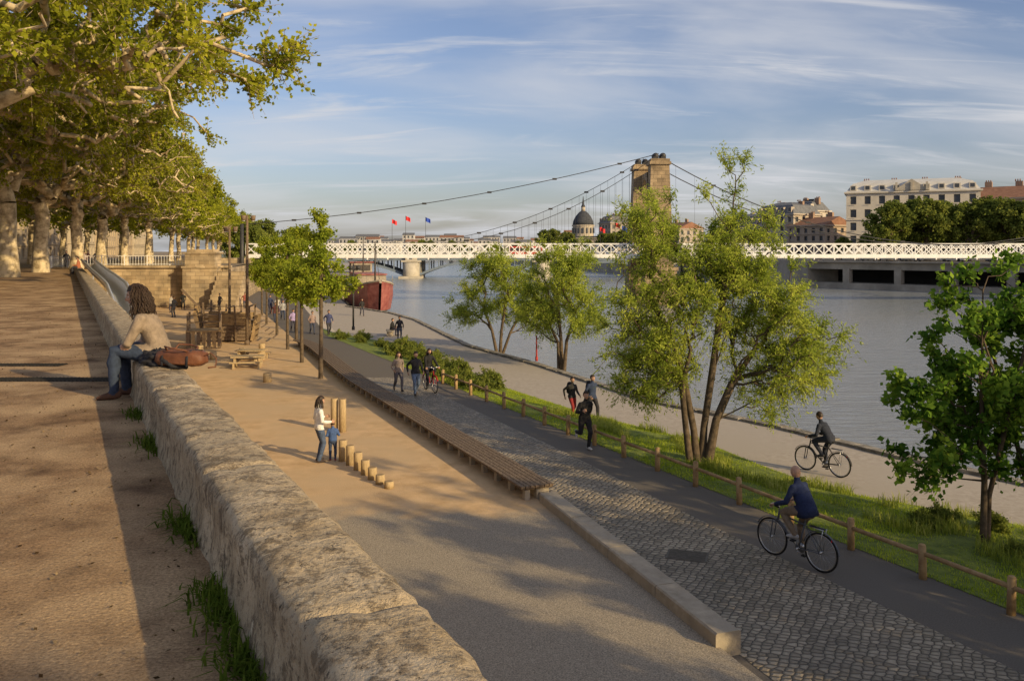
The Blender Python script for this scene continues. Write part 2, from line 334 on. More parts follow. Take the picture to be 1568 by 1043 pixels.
def mossy():
    m=M('wall_stone',(.33,.25,.15),(.62,.50,.335),scale=2.6,rough=.92,bump=1,bscale=9,c3=(.40,.32,.21),s3=1.1,bdist=.045,detail=10)
    nt=m.node_tree; N,Lk=nt.nodes,nt.links; b=N['Principled BSDF']
    src=b.inputs['Base Color'].links[0].from_socket
    tc=N.new('ShaderNodeTexCoord')
    def spots(scale,lo,hi,col,src,st=(1,1,1)):
        mp=N.new('ShaderNodeMapping'); mp.inputs['Scale'].default_value=st; Lk.new(tc.outputs['Object'],mp.inputs[0])
        n=N.new('ShaderNodeTexNoise'); n.inputs['Scale'].default_value=scale; n.inputs['Detail'].default_value=8; n.inputs['Roughness'].default_value=.8
        Lk.new(mp.outputs[0],n.inputs['Vector'])
        r=N.new('ShaderNodeValToRGB'); r.color_ramp.elements[0].position=lo; r.color_ramp.elements[1].position=hi
        Lk.new(n.outputs['Fac'],r.inputs['Fac'])
        mx=N.new('ShaderNodeMixRGB'); mx.inputs['Color2'].default_value=col; Lk.new(r.outputs[0],mx.inputs['Fac']); Lk.new(src,mx.inputs['Color1']); return mx.outputs[0]
    o=spots(9,.50,.58,(.19,.145,.09,1),src); o=spots(5,.53,.66,(.14,.10,.06,1),o,(1,1,.2)); o=spots(26,.56,.62,(.075,.06,.042,1),o); o=spots(4.5,.60,.70,(.70,.60,.43,1),o)
    Lk.new(o,b.inputs['Base Color']); return m
m_wall=mossy()
def brickmat(name,c1,c2,mort,bw,rh,ms,bump,dist=.03,nz=.03):
    m,nt,b=newmat(name); N,Lk=nt.nodes,nt.links; b.inputs['Roughness'].default_value=.85
    tc=N.new('ShaderNodeTexCoord'); sx=N.new('ShaderNodeSeparateXYZ'); Lk.new(tc.outputs['Object'],sx.inputs[0])
    su=N.new('ShaderNodeMath'); su.operation='ADD'; Lk.new(sx.outputs['X'],su.inputs[0]); Lk.new(sx.outputs['Y'],su.inputs[1])
    cx=N.new('ShaderNodeCombineXYZ'); Lk.new(su.outputs[0],cx.inputs[0]); Lk.new(sx.outputs['Z'],cx.inputs[1])
    br=N.new('ShaderNodeTexBrick'); br.inputs['Scale'].default_value=1; br.inputs['Brick Width'].default_value=bw; br.inputs['Row Height'].default_value=rh
    br.inputs['Mortar Size'].default_value=ms; br.inputs['Mortar Smooth'].default_value=.6; br.inputs['Color1'].default_value=rgba(c1); br.inputs['Color2'].default_value=rgba(c2); br.inputs['Mortar'].default_value=rgba(mort)
    Lk.new(cx.outputs[0],br.inputs['Vector'])
    n2=N.new('ShaderNodeTexNoise'); n2.inputs['Scale'].default_value=.9; n2.inputs['Detail'].default_value=8; Lk.new(tc.outputs['Object'],n2.inputs['Vector'])
    r2=N.new('ShaderNodeValToRGB'); r2.color_ramp.elements[0].position=.3; r2.color_ramp.elements[1].position=.7; r2.color_ramp.elements[0].color=(.5,.5,.5,1); r2.color_ramp.elements[1].color=(1.2,1.17,1.1,1)
    Lk.new(n2.outputs['Fac'],r2.inputs['Fac'])
    mu=N.new('ShaderNodeMixRGB'); mu.blend_type='MULTIPLY'; mu.inputs['Fac'].default_value=1; Lk.new(br.outputs['Color'],mu.inputs['Color1']); Lk.new(r2.outputs[0],mu.inputs['Color2'])
    Lk.new(mu.outputs[0],b.inputs['Base Color'])
    ma=N.new('ShaderNodeMath'); ma.operation='MULTIPLY'; ma.inputs[1].default_value=-1; Lk.new(br.outputs['Fac'],ma.inputs[0])
    bp=N.new('ShaderNodeBump'); bp.inputs['Strength'].default_value=bump; bp.inputs['Distance'].default_value=dist; Lk.new(ma.outputs[0],bp.inputs['Height']); Lk.new(bp.outputs[0],b.inputs['Normal'])
    return m
def cobblemat():
    m,nt,b=newmat('cobbles'); N,Lk=nt.nodes,nt.links; b.inputs['Roughness'].default_value=.62
    tc=N.new('ShaderNodeTexCoord'); mp=N.new('ShaderNodeMapping'); mp.inputs['Rotation'].default_value=(0,0,.40); mp.inputs['Scale'].default_value=(7.2,9.2,1)
    Lk.new(tc.outputs['Object'],mp.inputs[0])
    n0=N.new('ShaderNodeTexNoise'); n0.inputs['Scale'].default_value=.35; n0.inputs['Detail'].default_value=3; Lk.new(mp.outputs[0],n0.inputs['Vector'])
    ad=N.new('ShaderNodeMixRGB'); ad.blend_type='ADD'; ad.inputs['Fac'].default_value=.9; Lk.new(mp.outputs[0],ad.inputs['Color1']); Lk.new(n0.outputs['Color'],ad.inputs['Color2'])
    v1=N.new('ShaderNodeTexVoronoi'); v1.voronoi_dimensions='2D'; v1.feature='DISTANCE_TO_EDGE'; v1.inputs['Scale'].default_value=1; v1.inputs['Randomness'].default_value=.45
    v2=N.new('ShaderNodeTexVoronoi'); v2.voronoi_dimensions='2D'; v2.feature='F1'; v2.inputs['Scale'].default_value=1; v2.inputs['Randomness'].default_value=.45
    Lk.new(ad.outputs[0],v1.inputs['Vector']); Lk.new(ad.outputs[0],v2.inputs['Vector'])
    sc=N.new('ShaderNodeSeparateColor'); Lk.new(v2.outputs['Color'],sc.inputs[0])
    r=N.new('ShaderNodeValToRGB'); e=r.color_ramp.elements; e[0].position=0; e[0].color=(.22,.185,.135,1); e[1].position=1; e[1].color=(.42,.36,.27,1); Lk.new(sc.outputs[0],r.inputs['Fac'])
    re=N.new('ShaderNodeValToRGB'); re.color_ramp.elements[0].position=.03; re.color_ramp.elements[1].position=.12; Lk.new(v1.outputs['Distance'],re.inputs['Fac'])
    mx=N.new('ShaderNodeMixRGB'); mx.inputs['Color1'].default_value=(.075,.062,.045,1); Lk.new(re.outputs[0],mx.inputs['Fac']); Lk.new(r.outputs[0],mx.inputs['Color2'])
    n2=N.new('ShaderNodeTexNoise'); n2.inputs['Scale'].default_value=.7; n2.inputs['Detail'].default_value=6; Lk.new(tc.outputs['Object'],n2.inputs['Vector'])
    r2=N.new('ShaderNodeValToRGB'); r2.color_ramp.elements[0].position=.3; r2.color_ramp.elements[1].position=.7; r2.color_ramp.elements[0].color=(.6,.6,.6,1); r2.color_ramp.elements[1].color=(1.15,1.12,1.08,1); Lk.new(n2.outputs['Fac'],r2.inputs['Fac'])
    mu=N.new('ShaderNodeMixRGB'); mu.blend_type='MULTIPLY'; mu.inputs['Fac'].default_value=1; Lk.new(mx.outputs[0],mu.inputs['Color1']); Lk.new(r2.outputs[0],mu.inputs['Color2']); Lk.new(mu.outputs[0],b.inputs['Base Color'])
    rb_=N.new('ShaderNodeValToRGB'); rb_.color_ramp.interpolation='EASE'; rb_.color_ramp.elements[0].position=.0; rb_.color_ramp.elements[1].position=.3; Lk.new(v1.outputs['Distance'],rb_.inputs['Fac'])
    n3=N.new('ShaderNodeTexNoise'); n3.inputs['Scale'].default_value=30; n3.inputs['Detail'].default_value=4; Lk.new(tc.outputs['Object'],n3.inputs['Vector'])
    ma=N.new('ShaderNodeMath'); ma.operation='MULTIPLY_ADD'; ma.inputs[1].default_value=.3; Lk.new(n3.outputs['Fac'],ma.inputs[0]); Lk.new(rb_.outputs[0],ma.inputs[2])
    m4=N.new('ShaderNodeMath'); m4.operation='MULTIPLY_ADD'; m4.inputs[1].default_value=.35; Lk.new(sc.outputs[1],m4.inputs[0]); Lk.new(ma.outputs[0],m4.inputs[2])
    bp=N.new('ShaderNodeBump'); bp.inputs['Strength'].default_value=1; bp.inputs['Distance'].default_value=.03; Lk.new(m4.outputs[0],bp.inputs['Height']); Lk.new(bp.outputs[0],b.inputs['Normal'])
    return m
m_cob=cobblemat()
m_masonry=brickmat('masonry',(.35,.27,.17),(.48,.385,.255),(.18,.145,.10),.9,.38,.02,.5)

strip('promenade',lambda y:-300 if y>5 else -60,WI,0,0,lin(-30,84,60),1,m_dirt)
strip('ground',lambda y:-3000,upper,0,0,[84,100,125,180,235,330,700,3000],1,m_far)
strip('playground_sand',WO,lambda y:kerbR(y)-.35,Z_PLAY,Z_PLAY,lin(-12,84,40),1,m_sand)
strip('quay_path_far',upper,lambda y:kerbR(y)-.35,Z_PLAY,Z_PLAY,lin(84,135,10),1,m_sand)
strip('asphalt_path',lambda y:kerbR(y)-.3,lambda y:fenceX(y)+.25,Z_PATH,Z_PATH,lin(-12,135,60),1,m_asph)
strip('cobblestone_paving',lambda y:kerbR(y)-.02,cobR,Z_PATH+.006,Z_PATH+.006,lin(-10,38,40),1,m_cob)
strip('grass_bank',lambda y:fenceX(y)+.15,grassR,Z_PATH+.01,lambda y:Z_LOW+.02,lin(-5,64,90),8,m_grass_g,.12,.8)
strip('lower_quay',lambda y:min(grassR(y)-.3,fenceX(y)+2) if y<64 else fenceX(y),shore,Z_LOW,Z_LOW,lin(-5,135,100),1,m_quay)
strip('quay_slope',lambda y:fenceX(y)+.2,lambda y:fenceX(y)+1.6,Z_PATH+.003,Z_LOW+.004,lin(63,135,20),1,m_quay)
strip('river_embankment',lambda y:shore(y)-.02,lambda y:shore(y)+1.7,Z_LOW+.004,Z_WAT-.3,lin(-5,240,300),5,m_bank,.35,2.2)
strip('far_quay',upper,shore,-4.2,-4.3,lin(135,600,20),1,m_quay)
mb=MB(); rr=random.Random(2); y=14
while y<96:
    x=shore(y); t=V((shore(y+.5)-shore(y-.5),1,0)).normalized(); L=rr.uniform(.5,.8)
    mb.box((x-.15,y,Z_LOW+.03),(.42*rr.uniform(.8,1.1),L,.12+rr.uniform(0,.04)),0,rz=atan2(-t.x,t.y)+rr.uniform(-.06,.06)); y+=L*t.y+.03
mb.obj('quay_edge_stones',[m_bank])
mb=MB(); mb.add([(-4000,-4000,-7),(4000,-4000,-7),(4000,4000,-7),(-4000,4000,-7)],[(0,1,2,3)]); mb.obj('river_bed',[m_far])
m_w,nt,b=newmat('river_water'); N,Lk=nt.nodes,nt.links
b.inputs['Base Color'].default_value=(.24,.26,.27,1); b.inputs['Roughness'].default_value=.18; b.inputs['IOR'].default_value=1.33
tc=N.new('ShaderNodeTexCoord'); mp=N.new('ShaderNodeMapping'); mp.inputs['Scale'].default_value=(.5,1.5,1); mp.inputs['Rotation'].default_value=(0,0,.3)
n=N.new('ShaderNodeTexNoise'); n.inputs['Scale'].default_value=1.0; n.inputs['Detail'].default_value=8; n.inputs['Roughness'].default_value=.62; n.inputs['Distortion'].default_value=.9
Lk.new(tc.outputs['Object'],mp.inputs[0]); Lk.new(mp.outputs[0],n.inputs['Vector'])
bp=N.new('ShaderNodeBump'); bp.inputs['Strength'].default_value=.7; bp.inputs['Distance'].default_value=.2; Lk.new(n.outputs['Fac'],bp.inputs['Height']); Lk.new(bp.outputs[0],b.inputs['Normal'])
mb=MB(); mb.add([(-3000,-200,Z_WAT),(3000,-200,Z_WAT),(3000,4000,Z_WAT),(-3000,4000,Z_WAT)],[(0,1,2,3)]); mb.obj('river_water',[m_w])

# ------------------------------------------------------------------ parapet wall
mb=MB(); T=V((-.4655,.885,0)); Nn=V((.885,.4655,0)); O=V((.78,0,0))
prof=[(-.06,-.3),(-.03,.0),(-.01,.10),(0,.18),(-.005,.33),(.0,.37),(.025,.405),(.08,.415),(.16,.42),(.24,.42),(.33,.415),(.40,.405),(.44,.37),(.445,.3),(.45,-.2),(.5,-4.2)]
s=-6.0; rr=random.Random(3)
def wallblock(s0,s1,step):
    n=max(2,int((s1-s0)/step)); vs=[];fs=[]; dz=rr.uniform(-.005,.005)
    for i in range(n+1):
        ss=s0+(s1-s0)*i/n; e=.022 if i in(0,n) else 0
        for j,(u,z) in enumerate(prof):
            p=O+T*ss+Nn*u
            if 1<=j<=13:
                q=noise.noise(V((p.x*3,p.y*3,z*3)))*.012+noise.noise(V((p.x*11,p.y*11,z*11)))*.008
                ch=noise.noise(V((p.x*6,p.y*6,5)))
                chip=-.035*max(0,ch-.22) if 5<=j<=12 else 0
                z2=z+(dz+q+chip if j>4 else 0)-e*(1 if 5<=j<=12 else 0); p=p+Nn*(q*1.3 if j<=6 or j in(12,13) else 0)
            else: z2=z
            vs.append((p.x,p.y,z2))
    k=len(prof)
    for i in range(n):
        for j in range(k-1): fs.append((i*k+j,(i+1)*k+j,(i+1)*k+j+1,i*k+j+1))
    mb.add(vs,fs,0,True)
    mb.add(vs[:k],[tuple(range(k))]); mb.add(vs[-k:],[tuple(range(k))[::-1]])
while s<95:
    L=rr.uniform(1.9,3.2); e=min(s+L,95.2); wallblock(s,e-.009,.04 if s<14 else .3); s=e
    if s>=95: break
mb.obj('stone_parapet_wall',[m_wall])

# ------------------------------------------------------------------ retaining wall, railing, stairs block
mb=MB()
mb.box((-35.7,84.3,-2.15),(15.4,.6,4.3)); mb.box((-35.7,84.2,.12),(15.6,.9,.24))
prev=V((-28,84,0))
for y in (95,110,125,160,200,235,280,330):
    q=V((upper(y),y,0)); mb.beam(prev+V((-.3,0,-2.1)),q+V((-.3,0,-2.1)),.6,4.2); prev=q
mb.obj('retaining_wall',[m_masonry])
mb=MB(); mb.box((-30.4,83.6,.7),(2.9,1.9,1.4)); mb.box((-30.4,83.6,1.48),(3.3,2.2,.18)); mb.box((-30.4,83.6,1.7),(2.6,1.7,.25)); mb.box((-30.4,83.6,-2.0),(3.3,2.1,4.0)); mb.box((-30.4,83.6,.1),(3.5,2.3,.2))
mb.obj('stone_pier',[m_masonry])
mb=MB()
for i in range(9): mb.box((-27.4,83.0-i*.42,-2.0-i*.22-.1),(2.6,.42,3.6-i*.44))
mb.obj('stone_stairs',[m_masonry])
m_white=M('white_paint',(.72,.71,.68),(.8,.79,.76),scale=3,rough=.5)
def railing(name,p,q,h,step,mat,r=.02):
    p=V(p);q=V(q);mb=MB();d=q-p;L=d.length;n=int(L/step)
    for z in (.12,h): mb.beam(p+V((0,0,z)),q+V((0,0,z)),.05,.05)
    for i in range(n+1):
        a=p+d*i/n; w=.07 if i%8==0 else .028; mb.box(a+V((0,0,h/2+(.04 if i%8==0 else 0))),(w,w,h+(.1 if i%8==0 else -.02)))
    return mb.obj(name,[mat])
railing('white_railing',(-43,84.3,.24),(-32,84.3,.24),.95,.28,m_white)
railing('white_railing',(-44.5,82,0),(-41.2,73,0),1.1,.28,m_white)
railing('white_railing',(-52,92,0),(-44,86,0),1.1,.28,m_white)
m_steel=M('stainless_steel',(.62,.62,.63),(.74,.74,.74),scale=5,rough=.38,metal=.7)
mb=MB()
P=[(60,.3,.95),(55,.5,.72),(49,.65,.5),(43,.85,.3),(38,1.0,.1),(35,1.1,-.4),(32,1.2,-1.8),(30,1.3,-2.9),(28.6,1.3,-3.3)]
pts=[V((WO(y)+o,y,z-.42)) for y,o,z in P]
n=12; vs=[];fs=[]
for i,p in enumerate(pts):
    for j in range(n+1):
        an=pi*(.88+1.24*j/n); vs.append(p+Nn*cos(an)*.4+V((0,0,.42+.4*sin(an))))
for i in range(len(pts)-1):
    for j in range(n): fs.append((i*(n+1)+j,i*(n+1)+j+1,(i+1)*(n+1)+j+1,(i+1)*(n+1)+j))
mb.add(vs,fs,0,True)
for sd in(-1,1): mb.path([p+Nn*sd*.4+V((0,0,.52)) for p in pts],[.08]*len(pts),0,8)
for i in(1,3,5,6): mb.tube(pts[i],V((pts[i].x,pts[i].y,Z_PLAY)),.05,.05)
mb.obj('steel_slide',[m_steel])

# ------------------------------------------------------------------ kerb and bench
m_conc=M('kerb_concrete',(.30,.255,.185),(.45,.385,.29),scale=4,rough=.9,bump=.5,bscale=25,c3=(.35,.30,.23),s3=1.5)
m_wood=M('weathered_wood',(.10,.07,.047),(.22,.16,.105),scale=7,rough=.8,bump=.4,bscale=30,stretch=(3,.5,3))
m_woodl=M('light_wood',(.34,.25,.13),(.50,.38,.22),scale=7,rough=.8,bump=.4,bscale=25,stretch=(4,4,.7))
m_fence=M('fence_wood',(.26,.165,.075),(.43,.295,.145),scale=6,rough=.85,bump=.4,bscale=20)
mb=MB(); y=11.85
while y<18.7:
    y2=min(y+1.72,18.9)
    a=V((kerbR(y)-.2,y,-3.84)); c=V((kerbR(y2-.02)-.2,y2-.02,-3.84))
    d=(c-a).normalized(); x=V((d.y,-d.x,0)); w=.2
    sec=[(-w,-.2),(-w,.16),(-w+.025,.185),(w-.025,.185),(w,.16),(w,-.2)]
    vs=[p+x*u+V((0,0,z)) for p in(a,c) for u,z in sec]; k=6
    mb.add(vs,[(j,j+1,k+j+1,k+j) for j in range(5)]+[tuple(range(6))[::-1],tuple(range(6,12))]); y=y2
mb.obj('concrete_kerb',[m_conc])
mb=MB(); ys=lin(18.8,50,20)
cent=[V((kerbR(y)-.40,y,-3.55)) for y in ys]
def off(i,u):
    a=cent[max(i-1,0)];b=cent[min(i+1,len(cent)-1)];d=(b-a).normalized(); return V((d.y,-d.x,0))*u
for u in (-.345,-.23,-.115,0,.115,.23,.345):
    for i in range(len(cent)-1):
        p=cent[i]+off(i,u); q=cent[i+1]+off(i+1,u); mb.beam(p,p.lerp(q,.997),.095,.05)
for i in range(len(cent)-1):
    for t in (.0,.5):
        p=cent[i].lerp(cent[i+1],t)+V((0,.15,0)); d=(cent[i+1]-cent[i]).normalized(); rz=atan2(-d.x,d.y)
        mb.box(p+V((0,0,-.055)),(.74,.07,.06),0,rz=rz)
        mb.box(p+V((0,0,-.24))+off(i,-.27),(.12,.14,.31),1,rz=rz); mb.box(p+V((0,0,-.26))+off(i,.1),(.3,.14,.35),1,rz=rz)
for i in range(len(cent)-1):
    mb.beam(cent[i]+off(i,.18)+V((0,0,-.3)),cent[i+1]+off(i+1,.18)+V((0,0,-.3)),.22,.3,1)
mb.obj('slatted_bench',[m_wood,m_conc])
mb=MB(); y=8.9; rr=random.Random(9); posts=[]
while y<36.5:
    posts.append((V((fenceX(y),y,Z_PATH)),rr.uniform(-.02,.02))); y+=1.44
for p,t in posts:
    mb.path([p+V((0,0,-.1)),p+V((t*.5,0,.3)),p+V((t,0,.58))],[.068,.066,.064],0,10,cap=False,sm=True)
    mb.ell(p+V((t,0,.58)),(.064,.064,.03),0,10,4)
for i in range(len(posts)-1):
    a=posts[i][0]+V((.0,0,.43)); b_=posts[i+1][0]+V((0,0,.43+rr.uniform(-.02,.02))); mb.tube(a,b_,.045,.042,0,8)
mb.obj('wooden_fence',[m_fence])
m_iron=M('cast_iron',(.03,.028,.025),(.06,.055,.05),scale=10,rough=.6,metal=.6)
m_ironl=M('worn_iron',(.10,.09,.075),(.16,.145,.12),scale=10,rough=.7,metal=.2)
def grate(x,y,z,w,l,rz,m=None):
    mb=MB(); mb.box((0,0,.002),(w,l,.010)); n=int(w/.05)
    for i in range(n): mb.box((-w/2+.03+i*.05,0,.010),(.022,l*.9,.008))
    mb.obj('drain_grate',[m or m_iron],(x,y,z),rz)
grate(-7.5,12.3,.002,2.0,.26,.0); grate(-6.2,10.9,.002,2.4,.30,.0); grate(3.25,15.75,Z_PATH+.008,.5,.75,1.25,m_ironl)

# ------------------------------------------------------------------ grass
def grass(name,pts,h,w,mat,seed,lean=.35):
    rng=np.random.default_rng(seed); p=np.array(pts); n=len(p)
    hh=h*rng.uniform(.5,1.3,(n,1)); a=rng.uniform(0,2*pi,n); d=np.stack([np.cos(a),np.sin(a),np.zeros(n)],1)
    s=np.stack([-np.sin(a),np.cos(a),np.zeros(n)],1)*w/2; le=rng.uniform(0,lean*2,(n,1))
    up=np.array([[0,0,1.]])
    m=p+up*hh*.55+d*le*hh*.25; t=p+up*hh*np.maximum(.5,1-le*.4)+d*le*hh*.8
    vs=np.stack([p-s,p+s,m+s*.8,m-s*.8,t+s*.1,t-s*.1],1).reshape(-1,3); b0=(np.arange(n)*6)[:,None]
    q=np.concatenate([b0+np.array([[0,1,2,3]]),b0+np.array([[3,2,4,5]])])
    cl=np.array([noise.noise(V((x*.9,y*.9,3)))*.5+.5 for x,y,z in p]); lv=cl*.6+rng.random(n)*.4
    me=quadmesh(name,vs,q,np.zeros(len(q),int),[mat],np.repeat(lv,6)); return place(name,me,(0,0,0))
m_blade=leafmat('grass_blades',(.15,.22,.02),(.37,.46,.04),(.60,.62,.08),.5)
m_tallb=leafmat('tall_blades',(.12,.17,.03),(.34,.39,.06),(.60,.57,.2),.45)
def gz(x,y):
    a=fenceX(y)+.15;b=grassR(y);t=(x-a)/(b-a); return (Z_PATH+.01)*(1-t)+(Z_LOW+.02)*t
rr=random.Random(11); pts=[];tall=[]
while len(pts)<80000:
    y=10+rr.random()**1.5*32; a=fenceX(y)+.12;b=grassR(y)-.02
    x=a+rr.random()*(b-a) if b-a<7 else a+rr.random()*7
    if noise.noise(V((x*1.3,y*1.3,0)))<-.34 and rr.random()<.8: continue
    pts.append((x,y,gz(x,y)-.02))
grass('grass',pts,.085,.013,m_blade,1,.5)
while len(tall)<7500:
    y=12+rr.random()*20; a=fenceX(y)+1.0;b=grassR(y)
    if b-a<.5: continue
    x=a+(.25+.75*rr.random())*(b-a)
    if x>a+6: continue
    if noise.noise(V((x*.8,y*.8,7)))<.12: continue
    tall.append((x,y,gz(x,y)-.02))
grass('tall_grass',tall,.30,.02,m_tallb,2,.6)
pts=[]
for cy,r,n in ((3.3,.35,300),(3.9,.25,260),(5.0,.25,220),(7.2,.25,180),(8.5,.2,120),(2.6,.2,120)):
    for i in range(n):
        y=cy+rr.gauss(0,r*.6); x=WI(y)-abs(rr.gauss(0,.07))-.02; pts.append((x,y,-.02))
grass('weeds',pts,.12,.012,leafmat('weed_leaves',(.04,.075,.01),(.10,.15,.02),(.2,.24,.04),.35),3,1.0)
def shrub_mesh(nm,seed):
    return tree_mesh(nm,[[(0,0,-.1),(0,0,.2)]],[(0,0,.45,.8,.8,.5)],40,seed,bark_dark,leaf_far,rtip=.01,zatt=0,twigs=8,lpt=12,tl=.35,leaf=(.1,.06),inner=.2,twigr=0)
sh=shrub_mesh('shrub_mesh',41); rr=random.Random(4)
for i in range(18):
    y=35+i*1.25; x=fenceX(y)+rr.uniform(.5,max(.8,(grassR(y)-fenceX(y))*.7)); place('shrub',sh,(x,y,gz(x,y)-.1),rr.uniform(0,6),rr.uniform(.5,1.0))
for x,y,s in ((8.9,18.3,.4),(9.6,18.9,.45),(10.5,18.6,.5),(9.9,16.6,.35),(7.3,21.6,.35),(11.0,17.0,.45)): place('shrub',sh,(x,y,gz(x,y)-.1),x,s)
rng=np.random.default_rng(8); n=6000; yy=rng.uniform(2.0,26,n); xx=.78-.526*yy-rng.random(n)**1.3*9-.05
a=rng.normal(size=(n,3)); a[:,2]*=.3; a/=np.linalg.norm(a,axis=1,keepdims=True); bb=np.cross(a,np.array([0,0,1.])+rng.normal(size=(n,3))*.3); bb/=np.linalg.norm(bb,axis=1,keepdims=True)
sz=rng.uniform(.006,.016,(n,1)); p=np.stack([xx,yy,np.full(n,.012)],1); vs=np.stack([p-a*sz,p+bb*sz*.7,p+a*sz,p-bb*sz*.7],1).reshape(-1,3)
place('fallen_leaves',quadmesh('fallen_leaves',vs,np.arange(n*4).reshape(-1,4),np.zeros(n,int),[leafmat('dry_leaves',(.05,.03,.015),(.14,.09,.04),(.3,.22,.12),.1)],np.repeat(rng.random(n),4)),(0,0,0))

# ------------------------------------------------------------------ footbridge
YB=120
m_bw=M('bridge_white',(.66,.67,.66),(.78,.78,.76),scale=1,rough=.5)
m_dark=M('dark_metal',(.03,.03,.033),(.05,.05,.05),scale=5,rough=.5)
br=bpy.data.objects.new('suspension_footbridge',None); scene.collection.objects.link(br); br.location=(20,YB,0)
def kid(o,name,par):
    o.name=name; o.parent=par; o.matrix_parent_inverse=Matrix.Translation(-V(par.location)); return o
mb=MB(); x0,x1=-37,104; npn=100; st=(x1-x0)/npn
for yy in(YB-2,YB+2):
    mb.box(((x0+x1)/2,yy,2.66),(x1-x0,.14,.18)); mb.box(((x0+x1)/2,yy,1.05),(x1-x0,.16,.38))
    for i in range(npn):
        a=x0+i*st; mb.beam((a,yy,1.2),(a+st,yy,2.6),.07,.12); mb.beam((a,yy+.03,2.6),(a+st,yy+.03,1.2),.07,.12); mb.box((a,yy,1.9),(.10,.09,1.4))
mb.box(((x0+x1)/2,YB,.8),(x1-x0,4.2,.2))
for i in range(0,npn,2): mb.box((x0+i*st,YB,.6),(.15,4.4,.25))
kid(mb.obj('deck',[m_bw]),'deck_truss',br)
m_tower=brickmat('tower_stone',(.26,.195,.12),(.37,.285,.18),(.15,.115,.075),1.1,.5,.03,.5,.05)
mb=MB()
TX={0:20.1,1:18.9}
for q_,yy in enumerate((YB-3.7,YB+3.9)):
    xo=TX[q_]
    def tw(z0,z1,w0,w1,d0,d1):
        vs=[(xo+sx*w/2,yy+sy*d/2,z) for z,w,d in((z0,w0,d0),(z1,w1,d1)) for sx,sy in((-1,-1),(1,-1),(1,1),(-1,1))]
        mb.add(vs,[(0,1,2,3)[::-1],(4,5,6,7)]+[(i,(i+1)%4,4+(i+1)%4,4+i) for i in range(4)])
    tw(-6,-1,4.4,4.2,4,3.8); tw(-1,-.5,4.6,4.6,4.2,4.2); tw(-.5,13.4,3.5,2.5,3.0,2.4); tw(13.4,13.8,2.9,2.9,3,3); tw(13.8,14.2,2.6,2.6,2.6,2.6)
for i in range(12):
    a0=pi*i/12;a1=pi*(i+1)/12; p=V((20.2,YB+.1+2.6*cos(a0),9.4+2.4*sin(a0)));q=V((20.2,YB+.1+2.6*cos(a1),9.4+2.4*sin(a1)))
    vs=[(x,u.y,z) for x in(18.7,20.4) for u,z in((p,p.z),(q,q.z),(q,12.6),(p,12.6))]
    mb.add(vs,[(0,1,2,3),(7,6,5,4),(0,4,5,1),(2,6,7,3)])
kid(mb.obj('tower',[m_tower]),'stone_towers',br)
mb=MB()
for yy,xo in((YB-3.7,20.1),(YB+3.9,18.9)):
    for q in(-.5,.5): mb.path([(xo+q,yy-.5,14.65),(xo+q,yy+.5,14.65)],[.42,.42],0,12); mb.box((xo+q,yy,14.35),(.7,1.6,.3))
def cab(p,q,sag,yy,r=.055,hang=0):
    pts=[]
    for i in range(33):
        t=i/32; pts.append(V((p[0]+(q[0]-p[0])*t,yy,p[1]+(q[1]-p[1])*t-sag*4*t*(1-t))))
    mb.path(pts,[r]*33,0,6,cap=False)
    if hang:
        for i in range(1,32):
            w=pts[i]
            if w.z>2.8: mb.tube(w,(w.x,yy,2.7),.014,.014,0,4)
    for i in range(3,30,5): mb.box(pts[i],(.6,.16,.25))
cab((20.1,15.0),(-37,5.3),1.4,YB-3.7)
cab((18.9,14.9),(-14,2.7),2.3,YB+2,hang=1,r=.045); cab((20.1,14.9),(-10,2.7),2.5,YB-2,hang=1,r=.045)
cab((20.1,15.0),(104,15.3),12.6,YB-2.2,hang=1,r=.07); cab((18.9,14.9),(104,15.3),12.6,YB+2.2,r=.07)
kid(mb.obj('cables',[m_dark]),'cables',br)
mb=MB()
mb.path([(-37,YB-3.7,-4),(-37,YB-3.7,5.4)],[.35,.25],0,8,cap=False)
kid(mb.obj('anchor_posts',[m_dark]),'anchor_posts',br)
mb=MB(); mb.box((-38,YB,-1.8),(4,7,5))
kid(mb.obj('abut',[m_masonry]),'abutment',br)

# ------------------------------------------------------------------ far road bridge
YL=235
m_blue=M('steel_bluegrey',(.13,.17,.22),(.18,.22,.27),scale=1,rough=.6)
m_pier=M('pier_stone',(.36,.33,.27),(.5,.46,.38),scale=.6,rough=.9)
rb=bpy.data.objects.new('road_bridge',None); scene.collection.objects.link(rb); rb.location=(0,YL,0)
mb=MB(); piers=[-62,-27,8,43]
mb.box((-5,YL,-.4),(150,14,.9)); mb.box((-5,YL-7.2,.35),(150,.3,.9),0)
for a,c in zip(piers[:-1],piers[1:]):
    n=24; a+=2.2;c-=2.2
    for yy in(YL-6.8,YL,YL+6.8):
        prev=None
        for i in range(n+1):
            t=i/n; x=a+(c-a)*t; z=-4.6+3.4*(1-(2*t-1)**2)
            p=V((x,yy,z))
            if prev: mb.beam(prev,p,.5,.6)
            if i%2==0 and z<-1.4: mb.box((x,yy,(z-.85)/2),(.3,.3,abs(z+.85)))
            prev=p
kid(mb.obj('x',[m_blue]),'steel_arches',rb)
mb=MB()
for x in piers:
    mb.box((x,YL,-3.6),(4.4,15,5.2)); mb.path([(x,YL-8,-7),(x,YL-8,-1.4)],[2.3,2.0],0,12,cap=False); mb.box((x,YL-6.6,-1.0),(5.2,4,.5)); mb.box((x,YL-7.4,-.1),(3,1.2,1.6)); mb.box((x,YL-8,-5.4),(6,6,.8))
kid(mb.obj('x',[m_pier]),'stone_piers',rb)
mb=MB()
for i in range(75): mb.box((-79+i*2,YL-7.2,1.1),(.25,.2,.8))
mb.box((-5,YL-7.2,1.5),(150,.2,.15))
kid(mb.obj('x',[m_bw]),'parapet',rb)
